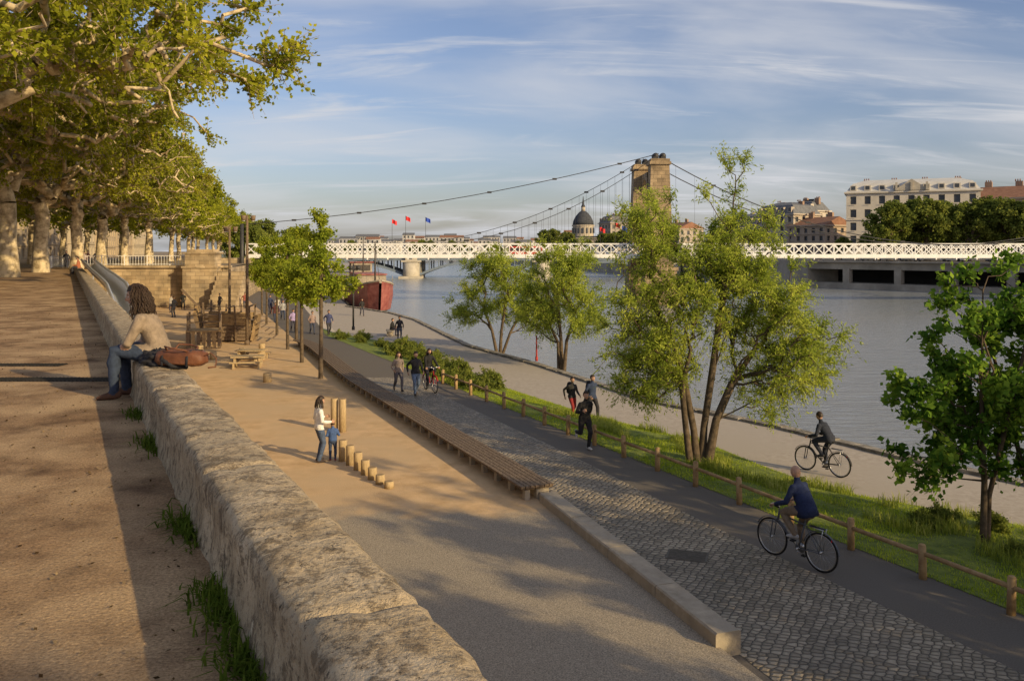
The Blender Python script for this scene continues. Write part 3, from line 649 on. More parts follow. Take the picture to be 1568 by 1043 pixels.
m_red=M('red_cloth',(.6,.04,.04)); m_bluef=M('blue_cloth',(.04,.09,.45)); m_whitef=M('white_cloth',(.75,.75,.75))
def flag(x,y,z,h,m,rz=0,L=1.5):
    mb=MB(); mb.path([(0,0,0),(0,0,h)],[.07,.04],0,6); nx=10; vs=[];fs=[]; ph=x
    for i in range(nx+1):
        for j in(0,1,2): vs.append((i/nx*L*.85,.25*sin(i*.9+ph),h-.1-j*.55-.55*(i/nx)**1.3+.12*sin(i*.8+ph)*i/nx))
    for i in range(nx):
        for j in(0,1): fs.append((i*3+j,i*3+j+1,i*3+j+4,i*3+j+3))
    mb.add(vs,fs,1,True)
    mb.obj('flag',[m_dark,m],(x,y,z),rz)
for px,yt,m in((598,335,m_red),(619,330,m_red),(650,332,m_bluef),(921,347,m_red),(944,340,m_red),(955,345,m_bluef)):
    y=225; x=(px-784)/1300*y; zt=1.65+(385-yt)/1300*y; flag(x,y+3,.3,zt-.3,m,rg.uniform(-.9,.5))
mb=MB(); mb.box((0,0,1.7),(9,2.4,2.4),0); mb.box((0,-1.21,2.1),(8.4,.04,.9),1)
for x in(-3,3): 
    for yv in(-1.1,1.1): mb.path([(x,yv-.1,.5),(x,yv+.1,.5)],[.5,.5],1,14)
mb.obj('bus',[M('bus_red',(.5,.05,.04),rough=.4),m_dark],((805-784)/1300*231,231,.05))

# ------------------------------------------------------------------ barge
m_hull=M('barge_red',(.20,.055,.05),(.34,.13,.11),scale=1.5,rough=.5); m_hulld=M('barge_dark',(.04,.035,.035),(.08,.07,.06),scale=2,rough=.6)
mb=MB()
stn=[(0,.15,3.5),(1.2,1.3,3.2),(3,2.0,2.9),(6,2.35,2.6),(22,2.35,2.5),(26,1.8,2.8),(28,.9,3.0)]
vs=[];k=7
for y,w,h in stn:
    for u,z in((-1,h),(-1,h*.55),(-.85,0),(0,-.6),(.85,0),(1,h*.55),(1,h)): vs.append((u*w,y - (.9*(z/h) if y<2 else 0),z))
for i in range(len(stn)-1):
    for j in range(6):
        mb.add([vs[i*k+j],vs[i*k+j+1],vs[(i+1)*k+j+1],vs[(i+1)*k+j]],[(0,1,2,3)],0 if j in(0,1,4,5) else 1,False)
    mb.add([V(vs[i*k])+V((0,0,-.3)),V(vs[i*k+6])+V((0,0,-.3)),V(vs[(i+1)*k+6])+V((0,0,-.3)),V(vs[(i+1)*k])+V((0,0,-.3))],[(0,1,2,3)],1)
for sd in(0,6): mb.path([vs[i*k+sd] for i in range(len(stn))],[.12]*len(stn),2,6)
mb.box((0,12,3.2),(3.4,10,1.4),2); mb.box((0,12,3.98),(3.7,10.4,.15),0)
for i in range(5):
    for sd in(-1,1): mb.box((sd*1.71,8+i*2,3.3),(.04,1.1,.6),1)
mb.box((0,20,4.0),(2.8,3,2.6),2); mb.box((0,18.48,4.6),(2.3,.04,.8),1); mb.box((0,20,5.35),(3.2,3.5,.12),0)
mb.path([(0,4,2.6),(0,4,8.0)],[.12,.07],1,8); mb.path([(0,16.8,4),(0,16.8,8.8)],[.1,.06],1,8); mb.tube((0,4,7.8),(0,16.8,8.6),.03,.03,1,5); mb.tube((0,4,7.8),(0,.2,3.6),.03,.03,1,5)
for i in range(6): mb.tube((-1.9+.76*i,2.8,3.0),(-1.9+.76*i,2.8,3.9),.03,.03,2,5)
m_cab=M('barge_cabin',(.25,.22,.18),(.4,.35,.28),scale=2)
mb.obj('barge',[m_hull,m_hulld,m_cab],(-15.3,98,-5.2),atan2(.28,.96))
mb=MB(); mb.box((0,7,1.0),(3.6,14,2.6),0); mb.box((0,7,2.6),(3.2,11,1.0),1); mb.box((0,7,3.2),(3.8,13,.14),0)
mb.box((0,1.49,2.6),(2.4,.04,.6),2)
for x in(-1.6,1.6): mb.tube((x,.5,2.2),(x,.5,5),.05,.05,2)
mb.obj('houseboat',[m_cab,m_hull,m_hulld],(-25,128,-5.2),.3)

# ------------------------------------------------------------------ right bank
R_=ip([(120,80),(104,112),(84.6,140),(60,171),(36,269),(6,471),(-40,700),(-140,1000),(-900,3000)])
strip('right_bank_road',lambda y:R_(y)+6,lambda y:3000,-.3,-.3,[60,80,112,140,171,210,269,360,471,700,1000,3000],1,m_asph)
m_bc=M('bank_concrete',(.32,.28,.225),(.43,.385,.31),scale=.5,rough=.9,bump=.2,bscale=3,c3=(.24,.215,.175),s3=.15)
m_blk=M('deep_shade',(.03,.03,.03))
mb=MB(); ys=[80,96,112,126,140,155,171,200,235,269]
for i in range(len(ys)-1):
    a=V((R_(ys[i]),ys[i],0));c=V((R_(ys[i+1]),ys[i+1],0)); d=(c-a).normalized(); n_=V((d.y,-d.x,0))
    if i<6:
        mb.beam(a+V((0,0,-1.2)),c+V((0,0,-1.2)),.8,1.3); mb.beam(a+V((0,0,-.35))-n_*.3,c+V((0,0,-.35))-n_*.3,1.6,.3)
        mb.beam(a+V((0,0,-5.1)),c+V((0,0,-5.1)),1.4,1.3)
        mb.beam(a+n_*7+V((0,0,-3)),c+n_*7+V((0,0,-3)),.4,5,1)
        mb.beam(a+n_*3.5+V((0,0,-.5)),c+n_*3.5+V((0,0,-.5)),8.5,.25)
        mb.beam(a+n_*3.5+V((0,0,-4.9)),c+n_*3.5+V((0,0,-4.9)),7,.9)
        for t in(.1,.6): mb.box(a.lerp(c,t)+V((0,0,-3.1)),(1.3,1.3,3.0),0,rz=atan2(-d.x,d.y))
    else: mb.beam(a+n_*3+V((0,0,-3.2)),c+n_*3+V((0,0,-3.2)),7,6.2)
for y0,y1 in((269,471),(471,700),(700,1000)):
    mb.beam((R_(y0)+3,y0,-3.2),(R_(y1)+3,y1,-3.2),7,6.2)
mb.obj('embankment_wall',[m_bc,m_blk])
p0=V((R_(100),100,-.2)); p1=V((R_(140),140,-.2)); p2=V((R_(171),171,-.2))
railing('quay_railing',p0,p1,1.0,.6,m_dark); railing('quay_railing',p1,p2,1.0,.6,m_dark)
m_tyre=M('tyre',(.02,.02,.02)); m_cgl=M('car_glass',(.03,.035,.04),rough=.1,spec=.6)
def car(x,y,rz,col):
    mb=MB(); sec=[(-2.1,.35),(-2.15,.7),(-1.9,.92),(-1.5,1.0),(-1.0,1.42),(.4,1.46),(1.1,1.0),(1.9,.85),(2.1,.6),(2.05,.35)]
    n=len(sec)
    vs=[(x_,w*(.80 if z>1.2 else .88),z) for w in(-1,1) for x_,z in sec]
    mb.add(vs,[(i,i+1,n+i+1,n+i) for i in range(n-1)]+[tuple(range(n)),tuple(range(2*n-1,n-1,-1))],0)
    for sd in(-1,1): mb.add([(-1.35,sd*.885,1.02),(-.95,sd*.83,1.36),(.35,sd*.83,1.39),(.9,sd*.885,1.02)],[(0,1,2,3)],1)
    for wx in(-1.3,1.3):
        for sd in(-1,1): mb.path([(wx,sd*.72,.32),(wx,sd*.9,.32)],[.32,.32],2,14,cap=False)
    mb.obj('parked_car',[M('car_paint',col,rough=.3,spec=.5),m_cgl,m_tyre],(x,y,-.3),rz)
rr=random.Random(3)
for i in range(9):
    y=118+i*6.2; x=R_(y)+8.2; car(x,y,atan2(6.2,R_(y+6)-R_(y)),rr.choice(((.5,.5,.5),(.05,.05,.06),(.3,.04,.04),(.6,.6,.6),(.08,.1,.16))))

def facade(mb,o,u,w,h,nc,nr,wm,gm,ww=.42,wh=.6,dep=.35):
    o=V(o);u=V((u[0],u[1],0)).normalized();z=V((0,0,1));n=V((u.y,-u.x,0)); cw=w/nc;ch=h/nr
    for i in range(nc):
        for j in range(nr):
            b0=o+u*cw*i+z*ch*j; x0=cw*(1-ww)/2;x1=cw-x0;z0=ch*.18;z1=z0+ch*wh
            P=lambda x,zz,d=0:b0+u*x+z*zz-n*d
            vs=[P(0,0),P(cw,0),P(cw,ch),P(0,ch),P(x0,z0),P(x1,z0),P(x1,z1),P(x0,z1)]
            mb.add(vs,[(0,1,5,4),(1,2,6,5),(2,3,7,6),(3,0,4,7)],wm)
            vv=[P(x0,z0),P(x1,z0),P(x1,z1),P(x0,z1),P(x0,z0,dep),P(x1,z0,dep),P(x1,z1,dep),P(x0,z1,dep)]
            mb.add(vv,[(0,1,5,4),(1,2,6,5),(2,3,7,6),(3,0,4,7)],wm); mb.add(vv[4:],[(0,1,2,3)],gm)
            mb.add([P(x0-.1,z0-.2,-.18),P(x1+.1,z0-.2,-.18),P(x1+.1,z0-.02,-.18),P(x0-.1,z0-.02,-.18)],[(0,1,2,3)],wm)
m_glass=M('window_glass',(.03,.035,.045),(.075,.085,.10),scale=.5,rough=.3,spec=.4)
m_slate=M('slate_roof',(.10,.105,.115),(.16,.165,.175),scale=1,rough=.7); m_tile=M('tile_roof',(.19,.095,.06),(.28,.15,.095),scale=1.2,rough=.9)
m_pchim=M('chimney_plaster',(.26,.17,.12),(.34,.24,.17),scale=1)
def building(name,x,y,w,d,h,nr,nc,rz,wallc,roof='mansard',roofm=None,rh=3.5,z0=-.3):
    mb=MB(); nd=max(2,int(nc*d/w)); u=[(1,0),(0,1),(-1,0),(0,-1)]; o=[(-w/2,-d/2),(w/2,-d/2),(w/2,d/2),(-w/2,d/2)]
    for k_ in range(4): facade(mb,(o[k_][0],o[k_][1],0),u[k_],w if k_%2==0 else d,h,nc if k_%2==0 else nd,nr,0,1)
    mb.box((0,0,h+.2),(w+1,d+1,.4),0)
    for j in range(1,nr,2): 
        zz=h/nr*j; mb.box((0,-d/2-.12,zz),(w+.3,.24,.22),0); mb.box((-w/2-.12,0,zz),(.24,d-.02,.22),0)
    if roof=='mansard':
        a,bb_=w/2+.1,d/2+.1; i1=1.6; vs=[(sx*(a-q),sy*(bb_-q),h+.4+z) for q,z in((0,0),(i1,rh),(i1+3,rh+1)) for sx,sy in((-1,-1),(1,-1),(1,1),(-1,1))]
        mb.add(vs,[(l*4+i,l*4+(i+1)%4,l*4+4+(i+1)%4,l*4+4+i) for l in(0,1) for i in range(4)]+[(8,9,10,11)],2)
        for i in range(nc):
            xx=-w/2+(i+.5)*w/nc; mb.box((xx,-d/2+.7,h+.4+rh*.45),(w/nc*.45,1.4,rh*.6),0); mb.box((xx,-d/2-.02,h+.4+rh*.45),(w/nc*.28,.05,rh*.42),1)
    elif roof=='gable':
        vs=[(-w/2-.5,-d/2-.5,h+.4),(w/2+.5,-d/2-.5,h+.4),(w/2+.5,d/2+.5,h+.4),(-w/2-.5,d/2+.5,h+.4),(-w/2-.2,0,h+.4+rh),(w/2+.2,0,h+.4+rh)]
        mb.add(vs,[(0,1,5,4),(2,3,4,5),(0,4,3),(1,2,5)],2)
    r=random.Random(int(x*7+y))
    for i in range(max(2,nc//2)):
        xx=-w/2+w*(i+.5)/max(2,nc//2)+r.uniform(-1,1); mb.box((xx,r.uniform(-1,2),h+rh+.7),(1.6,.8,2.0),3)
        for q in(-.5,0,.5): mb.tube((xx+q,0,h+rh+1.6),(xx+q,0,h+rh+2.1),.15,.12,4,6)
    wm=M(name+'_wall',tuple(c*.82 for c in wallc),wallc,scale=.4,rough=.9)
    return mb.obj(name,[wm,m_glass,roofm or m_slate,m_pchim,m_tile],(x,y,z0),rz)
rzb=atan2(-.79,.61)
def px2(px,y): return (px-784)/1300*y
o=building('haussmann_building',px2(1400,215),217,30,16,16.5,5,9,rzb+.5,(.62,.57,.48),'mansard',M('zinc_roof',(.46,.46,.44),(.56,.55,.52),scale=.6,rough=.6),2.2)
mb=MB()
mb.add([(-4,-8.6,17),(4,-8.6,17),(0,-8.6,19.8),(-4,-6,17),(4,-6,17),(0,-6,19.8)],[(0,1,2),(3,5,4),(0,2,5,3),(1,4,5,2)],0)
for q in(-3.4,0,3.4): mb.box((q,-8.7,18.0),(.5,.5,2.0),0)
pd=mb.obj('pediment',[m_pier]); pd.parent=o
building('apartment_building',px2(1560,205),212,24,14,14.5,5,8,rzb+.2,(.40,.33,.26),'gable',m_tile,3.2)
building('apartment_building',px2(1215,250),255,14,12,12.5,5,5,rzb-.1,(.46,.40,.33),'mansard',m_slate,2.6)
building('apartment_building',px2(1275,235),245,13,12,9.0,4,5,rzb-.1,(.42,.33,.25),'gable',m_tile,2.4)
building('apartment_building',px2(1243,262),262,7,8,14,5,3,rzb-.1,(.50,.45,.38),'mansard',m_slate,2.6)
building('apartment_building',px2(1165,290),300,20,12,11,4,7,rzb-.2,(.48,.41,.33),'mansard',m_slate,2.6)
building('apartment_building',px2(945,400),405,12,12,15,5,4,-1.2,(.40,.35,.29),'mansard',m_slate,3.0)
building('apartment_building',px2(1040,390),400,24,14,12,4,7,-1.1,(.40,.35,.29),'gable',m_tile,3)
for i,y in enumerate(range(70,330,30)):
    building('street_building',-74-.273*(y-60),y,28,12,14+2*(i%3),5,8,pi/2+.266,((.5,.4,.27),(.45,.36,.25),(.52,.44,.32))[i%3],'gable' if i%2 else 'mansard',m_tile if i%2 else m_slate,2.4,0)
mb=MB(); facade(mb,(-22,-8,0),(1,0),44,9,14,2,0,1); mb.box((0,0,4.5),(43.5,15.5,8.8),0); mb.box((0,0,9.2),(45,17.5,.5),0)
mb.box((0,0,9.9),(44,14,.9),2)
mb.path([(0,0,9),(0,0,16.0)],[6.0,6.0],0,16,cap=False,sm=False); mb.path([(0,0,16.0),(0,0,16.7)],[6.5,6.5],0,16,cap=False,sm=False)
for i in range(16):
    a=2*pi*i/16+.2; mb.box((5.95*cos(a),5.95*sin(a),13.6),(.9,.9,3.0),1,rz=a)
mb.path([(0,0,16.7),(0,0,19.0),(0,0,21.6),(0,0,23.6),(0,0,24.6)],[6.1,5.7,4.4,2.7,1.4],2,16,cap=False)
mb.path([(0,0,24.6),(0,0,27)],[1.2,1.1],0,8,cap=False); mb.path([(0,0,27),(0,0,28.2),(0,0,33)],[1.4,.7,.1],2,8,cap=False)
dm=M('dome_slate',(.045,.05,.06),(.07,.075,.085),scale=1,rough=.8,spec=.1)
mb.obj('domed_building',[M('hospital_wall',(.36,.31,.24),(.45,.40,.32),scale=.4),m_glass,dm],(px2(893,480),480,-.3),-.3)
mb=MB(); rr=random.Random(12)
m_sk=M('distant_wall',(.38,.37,.36),(.54,.52,.48),scale=.05)
for i in range(70):
    y=rr.uniform(700,1200); px=rr.uniform(385,870); x=px2(px,y); h=rr.uniform(9,19) if px>500 else 9; w=rr.uniform(9,22)
    facade(mb,(x,y,-.3),(1,rr.uniform(-.3,.3)),w,h,max(3,int(w/3)),max(2,int(h/3.3)),0,1,dep=.1); mb.box((x+w/2,y+5.5,h/2),(w*.96,9,h),0)
    mb.add([(x-.5,y-.5,h-.3),(x+w+.5,y-.5,h-.3),(x+w,y+5,h+1.8),(x,y+5,h+1.8)],[(0,1,2,3)],rr.choice((2,3)))
mb.obj('distant_buildings',[m_sk,m_glass,m_tile,m_slate])
rr=random.Random(6)
for px,y,s in ((1362,165,.98),(1390,172,1.02),(1420,168,1.06),(1450,172,1.02),(1482,166,1.0),(1515,168,1.06),(1545,162,1.02),(1580,160,1.04),(1330,190,.5),(1290,195,.45),(1405,185,.95),(1530,180,1)):
    place('quay_tree',ft,(px2(px,y),y,-.3),rr.uniform(0,6),s)
for px,y,s in ((835,440,1.1),(850,420,1.1),(870,430,1.0),(925,350,.8),(940,340,.8),(960,330,.9),(1000,320,.8),(1100,270,.8),(900,380,.6)):
    place('quay_tree',ft,(px2(px,y),y,-.3),rr.uniform(0,6),s)
for px,y,s in ((395,170,.75),(412,160,.62),(430,175,.65),(448,180,.6),(380,150,.8),(468,230,.6),(485,260,.6),(400,240,.9)):
    place('quay_tree',ft,(px2(px,y),y,-4 if y<180 else -1),rr.uniform(0,6),s*1.1)
for i in range(26):
    y=rr.uniform(560,760); px=rr.uniform(380,800); place('distant_tree',ft,(px2(px,y),y,-3),rr.uniform(0,6),rr.uniform(.8,1.1))

# ------------------------------------------------------------------ play area
def pole(name,x,y,h,r=.09,lamp=False,m=None,z=Z_PLAY):
    mb=MB(); mb.path([(0,0,0),(0,0,h*.5),(0,0,h)],[r,r*.9,r*.75],0,10,cap=False); mb.path([(0,0,0),(0,0,.25)],[r*1.6,r*1.5],0,10,cap=False)
    if lamp:
        for a in(0,2.4,4.4):
            d=V((cos(a),sin(a),0)); mb.tube((0,0,h-.3),d*.35+V((0,0,h-.12)),.03,.03,0,6); mb.path([d*.35+V((0,0,h-.3)),d*.35+V((0,0,h))],[.13,.16],0,8,cap=False); mb.ell(d*.35+V((0,0,h-.3)),(.11,.11,.05),1,8,4)
    return mb.obj(name,[m or m_wood,m_whitef],(x,y,z))
pole('wooden_mast',-15.6,50,7.6,.1,True); pole('wooden_mast',-17.3,52,7.0,.09,True); pole('wooden_mast',-16.7,53.5,6.9,.08)
pole('lamp_post',-11.4,61,4.6,.07,True,m_dark,Z_PATH); pole('lamp_post',-19,85,5,.07,True,m_dark,Z_PATH)
pole('red_post',1.4,48.4,1.45,.05,False,M('red_paint',(.4,.05,.04)),Z_LOW)
mb=MB(); rr=random.Random(15)
for sd in(-1,1):
    for j in range(7):
        z=.15+j*.24; fl=.5+.55*j/7
        mb.beam((-1.5,sd*fl*.9,z+.1),(1.3,sd*(fl+.15),z+rr.uniform(-.02,.02)),.05,.2,rr.choice((0,1)))
for sd in(-1,1):
    for x in(-1.4,-.5,.4,1.25): mb.beam((x,sd*.62,0),(x,sd*1.25,2.2+.25*(x<-1)),.1,.1,0)
mb.box((0,0,1.0),(2.7,1.5,.07),1)
for i in range(9): mb.beam((-1.55,-.9+i*.22,.1),(-2.0,-.9+i*.22,2.3-abs(i-4)*.12),.18,.05,i%2)
for i in range(8): mb.beam((1.35,-.85+i*.24,.1),(1.6,-.85+i*.24,1.6),.18,.05,(i+1)%2)
mb.beam((-2.0,0,2.2),(-2.9,0,3.2),.12,.12,0); mb.beam((1.3,-1.2,2.2),(1.3,1.2,2.2),.08,.08,0)
for i in range(6): mb.beam((1.5+i*.22,-1.1,1.35-i*.22),(1.5+i*.22,1.1,1.35-i*.22),.05,.06,0)
for x in(-1.2,0,1.1): mb.beam((x,-1.2,2.1),(x,1.2,2.1),.06,.06,0)
mb.tube((-1.5,-1.2,2.2),(1.3,-1.25,2.2),.03,.03,0,6); mb.tube((-1.5,-1.1,1.75),(1.3,-1.2,1.75),.02,.02,0,6)
m_gw=M('golden_wood',(.24,.16,.08),(.38,.27,.14),scale=5,rough=.8,bump=.3)
mb.obj('climbing_structure',[m_wood,m_gw],(-17.2,52.0,Z_PLAY),.15)
mb=MB(); mb.box((0,0,1.0),(1.9,1.7,.08),1)
for x in(-.85,.85):
    for yv in(-.75,.75): mb.tube((x,yv,0),(x,yv,2.0),.06,.06,0)
mb.tube((-.85,-.75,1.9),(.85,-.75,1.9),.04,.04,0); mb.tube((-.85,-.75,1.5),(.85,-.75,1.5),.03,.03,0)
for i in range(7): mb.beam((-.85+i*.28,-.8,.05),(-.85+i*.28,-.78,1.0),.2,.04,i%2)
mb.obj('play_platform',[m_wood,m_gw],(-17.6,48.6,Z_PLAY),.3)
def table(x,y,w,h,rz):
    mb=MB()
    for i in range(5): mb.box((0,-.36+i*.18,h),(w,.165,.05))
    for sx in(-.38,.38): mb.box((sx*w,0,h/2-.02),(.1,.7,h-.04))
    for sd in(-1,1):
        mb.box((0,sd*.75,h*.58),(w,.24,.05)) 
        for sx in(-.38,.38): mb.box((sx*w,sd*.75,h*.28),(.08,.2,h*.53)); mb.box((sx*w*.9,sd*.5,h*.45),(.06,.5,.05))
    mb.obj('picnic_table',[m_woodl],(x,y,Z_PLAY),rz)
table(-12.6,40.5,1.5,.5,.2); table(-13.2,43.0,1.4,.5,-.1)
def stump(x,y,h,r=.11,z=Z_PLAY):
    mb=MB(); mb.path([(0,0,0),(0,0,h-.02),(0,0,h)],[r*1.03,r,r*.9],0,14,cap=False); mb.path([(0,0,h),(0,0,h+.003)],[r*.85,r*.8],1,14,cap=False,sm=False)
    mb.obj('wooden_bollard',[m_woodl,m_gw],(x,y,z))
for x,y,h in ((-4.44,22.3,.55),(-4.17,21.9,.50),(-3.88,21.4,.44),(-3.62,20.95,.36),(-3.37,20.5,.29),(-3.12,20.1,.22),(-2.86,19.75,.16),(-5.44,26.0,1.0),(-5.17,25.9,1.0)): stump(x,y,h)
for x,y in ((-10.3,35.75),(-14.3,45),(-13.9,47.2),(-17.0,46.3),(-15.2,43.2)): stump(x,y,.38,.17)

# ------------------------------------------------------------------ people
def ik(a,t,l1,l2,pole):
    d=t-a; L=min(d.length,.999*(l1+l2)); d.normalize(); t=a+d*L
    x=(l1*l1-l2*l2+L*L)/(2*L); h=sqrt(max(l1*l1-x*x,0)); p=V(pole); p=p-d*p.dot(d)
    if p.length<1e-4: p=d.orthogonal()
    return a+d*x+p.normalized()*h, t
def segd(p,a,b):
    ab=b-a; t=max(0,min(1,(p-a).dot(ab)/ab.dot(ab))); return (p-(a+ab*t)).length
def remesh(mb,vox,sm=4):
    me=bpy.data.meshes.new('tmp'); me.from_pydata(mb.v,[],mb.f); o=bpy.data.objects.new('tmp',me); scene.collection.objects.link(o)
    r=o.modifiers.new('r','REMESH'); r.mode='VOXEL'; r.voxel_size=vox
    s_=o.modifiers.new('s','SMOOTH'); s_.factor=.5; s_.iterations=sm
    dg=bpy.context.evaluated_depsgraph_get(); ev=o.evaluated_get(dg); m2=bpy.data.meshes.new_from_object(ev)
    vs=[v.co.copy() for v in m2.vertices]; fs=[tuple(p.vertices) for p in m2.polygons]
    bpy.data.objects.remove(o); bpy.data.meshes.remove(me); bpy.data.meshes.remove(m2); return vs,fs
skinm=M('skin',(.42,.25,.17),(.48,.29,.2),scale=8,rough=.55); lipm=M('lips',(.32,.11,.09)); eyew=M('eye_white',(.7,.68,.65)); eyed=M('eye_dark',(.02,.015,.01),rough=.2)
hairs={'dark':M('hair_dark',(.018,.012,.009),(.05,.032,.02),scale=60,rough=.5),'brown':M('hair_brown',(.02,.012,.007),(.055,.032,.018),scale=60,rough=.6),'grey':M('hair_grey',(.12,.11,.10),(.2,.19,.18),scale=60,rough=.6)}
cl={}
def cloth(c):
    if c not in cl: cl[c]=M('cloth_%d'%len(cl),tuple(v*.8 for v in c),tuple(min(1,v*1.15) for v in c),scale=14,rough=.9,bump=.6,bscale=14,bdist=.03,detail=3)
    return cl[c]
def hand(mb,w,d,pn,th,k,curl,mi=3):
    d=V(d).normalized(); pn=V(pn); pn=(pn-d*pn.dot(d)).normalized(); th=V(th); th=(th-d*th.dot(d)-pn*th.dot(pn))
    th=th.normalized() if th.length>1e-4 else d.cross(pn)
    mb.path([w-d*.02*k,w+d*.03*k,w+d*.075*k],[(.026*k,.02*k),(.038*k,.017*k),(.04*k,.014*k)],mi,10,xa=th)
    for o_,L in((-.031,.058),(-.011,.07),(.011,.076),(.031,.068)):
        p=w+d*.078*k+th*o_*k; pts=[p-d*.02*k]; a=0
        pts.append(p)
        for f in(.45,.32,.25):
            a+=curl; dd=d*cos(a)+pn*sin(a); p=p+dd*L*f*k; pts.append(p)
        mb.path(pts,[.0095*k,.009*k,.0085*k,.008*k,.007*k],mi,6)
    p=w+d*.025*k+th*.03*k; dd=(d*.6+th*.8+pn*.25).normalized(); q=p+dd*.035*k; d2=(d*.85+th*.35+pn*.4).normalized()
    mb.path([p-dd*.02*k,p,q,q+d2*.03*k],[.012*k,.012*k,.01*k,.008*k],mi,6)
def human(name,loc,yaw,P,top,pants,shoes=(.05,.04,.035),hair='dark',h=1.75,vox=.022,sleeve=1,hem=-.06,hl='short',fat=1.0,hyaw=0,hpitch=0,extra=None,legskin=False):
    k=h/1.75; S=lambda p:V(p)*k
    pel=S(P['pel']); ln=radians(P.get('lean',0)); s=V((0,sin(ln),cos(ln))); s2=V((0,sin(ln*1.25),cos(ln*1.25))); X=V((1,0,0))
    if P.get('hunch'): s2=V((0,sin(ln*P['hunch']),cos(ln*P['hunch'])))
    tb=MB(); segs=[]
    f=fat
    spine=[pel-s*.09*k,pel+s*.02*k,pel+s*.15*k,pel+s*.15*k+s2*.15*k,pel+s*.15*k+s2*.26*k,pel+s*.15*k+s2*.32*k]
    tb.path(spine,[(.13*k*f,.10*k*f),(.165*k*f,.115*k*f),(.148*k*f,.105*k*f),(.172*k*f,.122*k*f),(.168*k*f,.10*k*f),(.10*k,.075*k)],0,20,xa=X)
    for a,b_ in zip(spine[1:-1],spine[2:]): segs.append((a,b_,.13*k,'top'))
    segs.append((spine[0],spine[1],.13*k,'pants'))
    nb=spine[-1]+s2*.01*k; hd=V((0,sin(ln*.5+radians(P.get('neck',5))),cos(ln*.5+radians(P.get('neck',5))))); hc=nb+hd*.19*k
    tb.path([nb-s2*.05*k,nb+hd*.1*k],[.062*k,.055*k],0,12); segs.append((nb+hd*.03*k,nb+hd*.12*k,.055*k,'skin'))
    hands=[]
    for i,sd in enumerate((-1,1)):
        hip=pel+X*sd*.088*k; an=S(P['feet'][i][:3]); kn,an=ik(hip,an,.44*k,.43*k,P.get('kpole',(sd*.12,1,.1)))
        lg=.012*f if not legskin else 0
        tb.path([hip-(kn-hip)*.05,hip.lerp(kn,.4),hip.lerp(kn,.8),kn,kn.lerp(an,.3),kn.lerp(an,.75),an],[(.088+lg)*k,(.08+lg)*k,(.062+lg)*k,(.056+lg)*k,(.055+lg)*k,(.042+lg)*k,(.038+lg)*k],0,14)
        segs.append((hip,kn,.075*k,'pants')); segs.append((kn,an,.05*k,'skin' if legskin else 'pants'))
        pt=radians(P['feet'][i][3] if len(P['feet'][i])>3 else 0); ty=P['feet'][i][4] if len(P['feet'][i])>4 else sd*.15
        fd=V((sin(ty)*cos(pt),cos(ty)*cos(pt),sin(pt))); up=V((0,-sin(pt),cos(pt)))
        a=an-up*.038*k-fd*.05*k
        tb.path([a,a+fd*.08*k,a+fd*.17*k+up*-.008*k,a+fd*.21*k-up*.012*k],[(.036*k,.04*k),(.041*k,.046*k),(.045*k,.032*k),(.034*k,.024*k)],0,12,xa=X)
        segs.append((a,a+fd*.21*k,.04*k,'shoe')); 
        sh=spine[4]+X*sd*.165*k+s2*.005*k; w=S(P['hands'][i]); el,w=ik(sh,w,.29*k,.26*k,P.get('epole',(sd*.5,-1,-.4)) if not isinstance(P.get('epole'),list) else P['epole'][i])
        sl=.008*f if sleeve>.9 else 0
        tb.path([spine[4]+X*sd*.08*k,sh,sh.lerp(el,.3),el,el.lerp(w,.3),w],[(.07)*k,.066*k,(.054+.006)*k,(.042+sl)*k,(.042+sl)*k,(.027+sl)*k],0,12)
        segs.append((sh,sh.lerp(el,.6),.055*k,'top')); segs.append((sh.lerp(el,.6),el,.05*k,'top' if sleeve>.4 else 'skin'))
        segs.append((el,w,.04*k,'top' if sleeve>.9 else 'skin')); hands.append((el,w,sd))
    vs,fs=remesh(tb,vox,5 if vox<.016 else 3)
    lab={'top':0,'pants':1,'shoe':2,'skin':3}; mb=MB(); 
    if vox<.016:
        vv=[]
        for v in vs:
            q=noise.noise(v*9/k)*.010+noise.noise(V((v.x*5,v.y*5,v.z*16)))*.008
            c=v-pel; vv.append(v+V((c.x,c.y,0)).normalized()*q*k if c.length>.01 else v)
        vs=vv
    mb.v=[tuple(v) for v in vs]
    for fc in fs:
        c=sum((vs[i] for i in fc),V((0,0,0)))/len(fc); best=min(segs,key=lambda g:segd(c,g[0],g[1])-g[2]); L=best[3]
        u=(c-pel).dot(s)
        if L in('top','pants') and abs(c.x-pel.x)<.22*k:
            dT=segd(c,spine[0],spine[-1])
            if L=='pants' and u>hem*k and dT<.2*k and (segs[0][0]-c).length<.3*k: L='top'
            elif L=='top' and u<hem*k and dT<.16*k: L='pants'
        mb.f.append(fc); mb.m.append(lab[L]); mb.s.append(True)
    for el,w,sd in hands:
        hv=P.get('hdir'); d=(w-el).normalized(); 
        if hv: d=(d*.4+V(hv)).normalized()
        hand(mb,w+d*.01*k,d,P.get('palm',(-sd,0,-.1)) if not callable(P.get('palm')) else P['palm'](sd),P.get('thumb',(0,1,0)) if not callable(P.get('thumb')) else P['thumb'](sd),k,P.get('curl',.35))
    R=Matrix.Rotation(hyaw,3,'Z')@Matrix.Rotation(-radians(hpitch)-ln*.3,3,'X')
    big=vox<.016; nu,nv=(40,28) if big else (28,18)
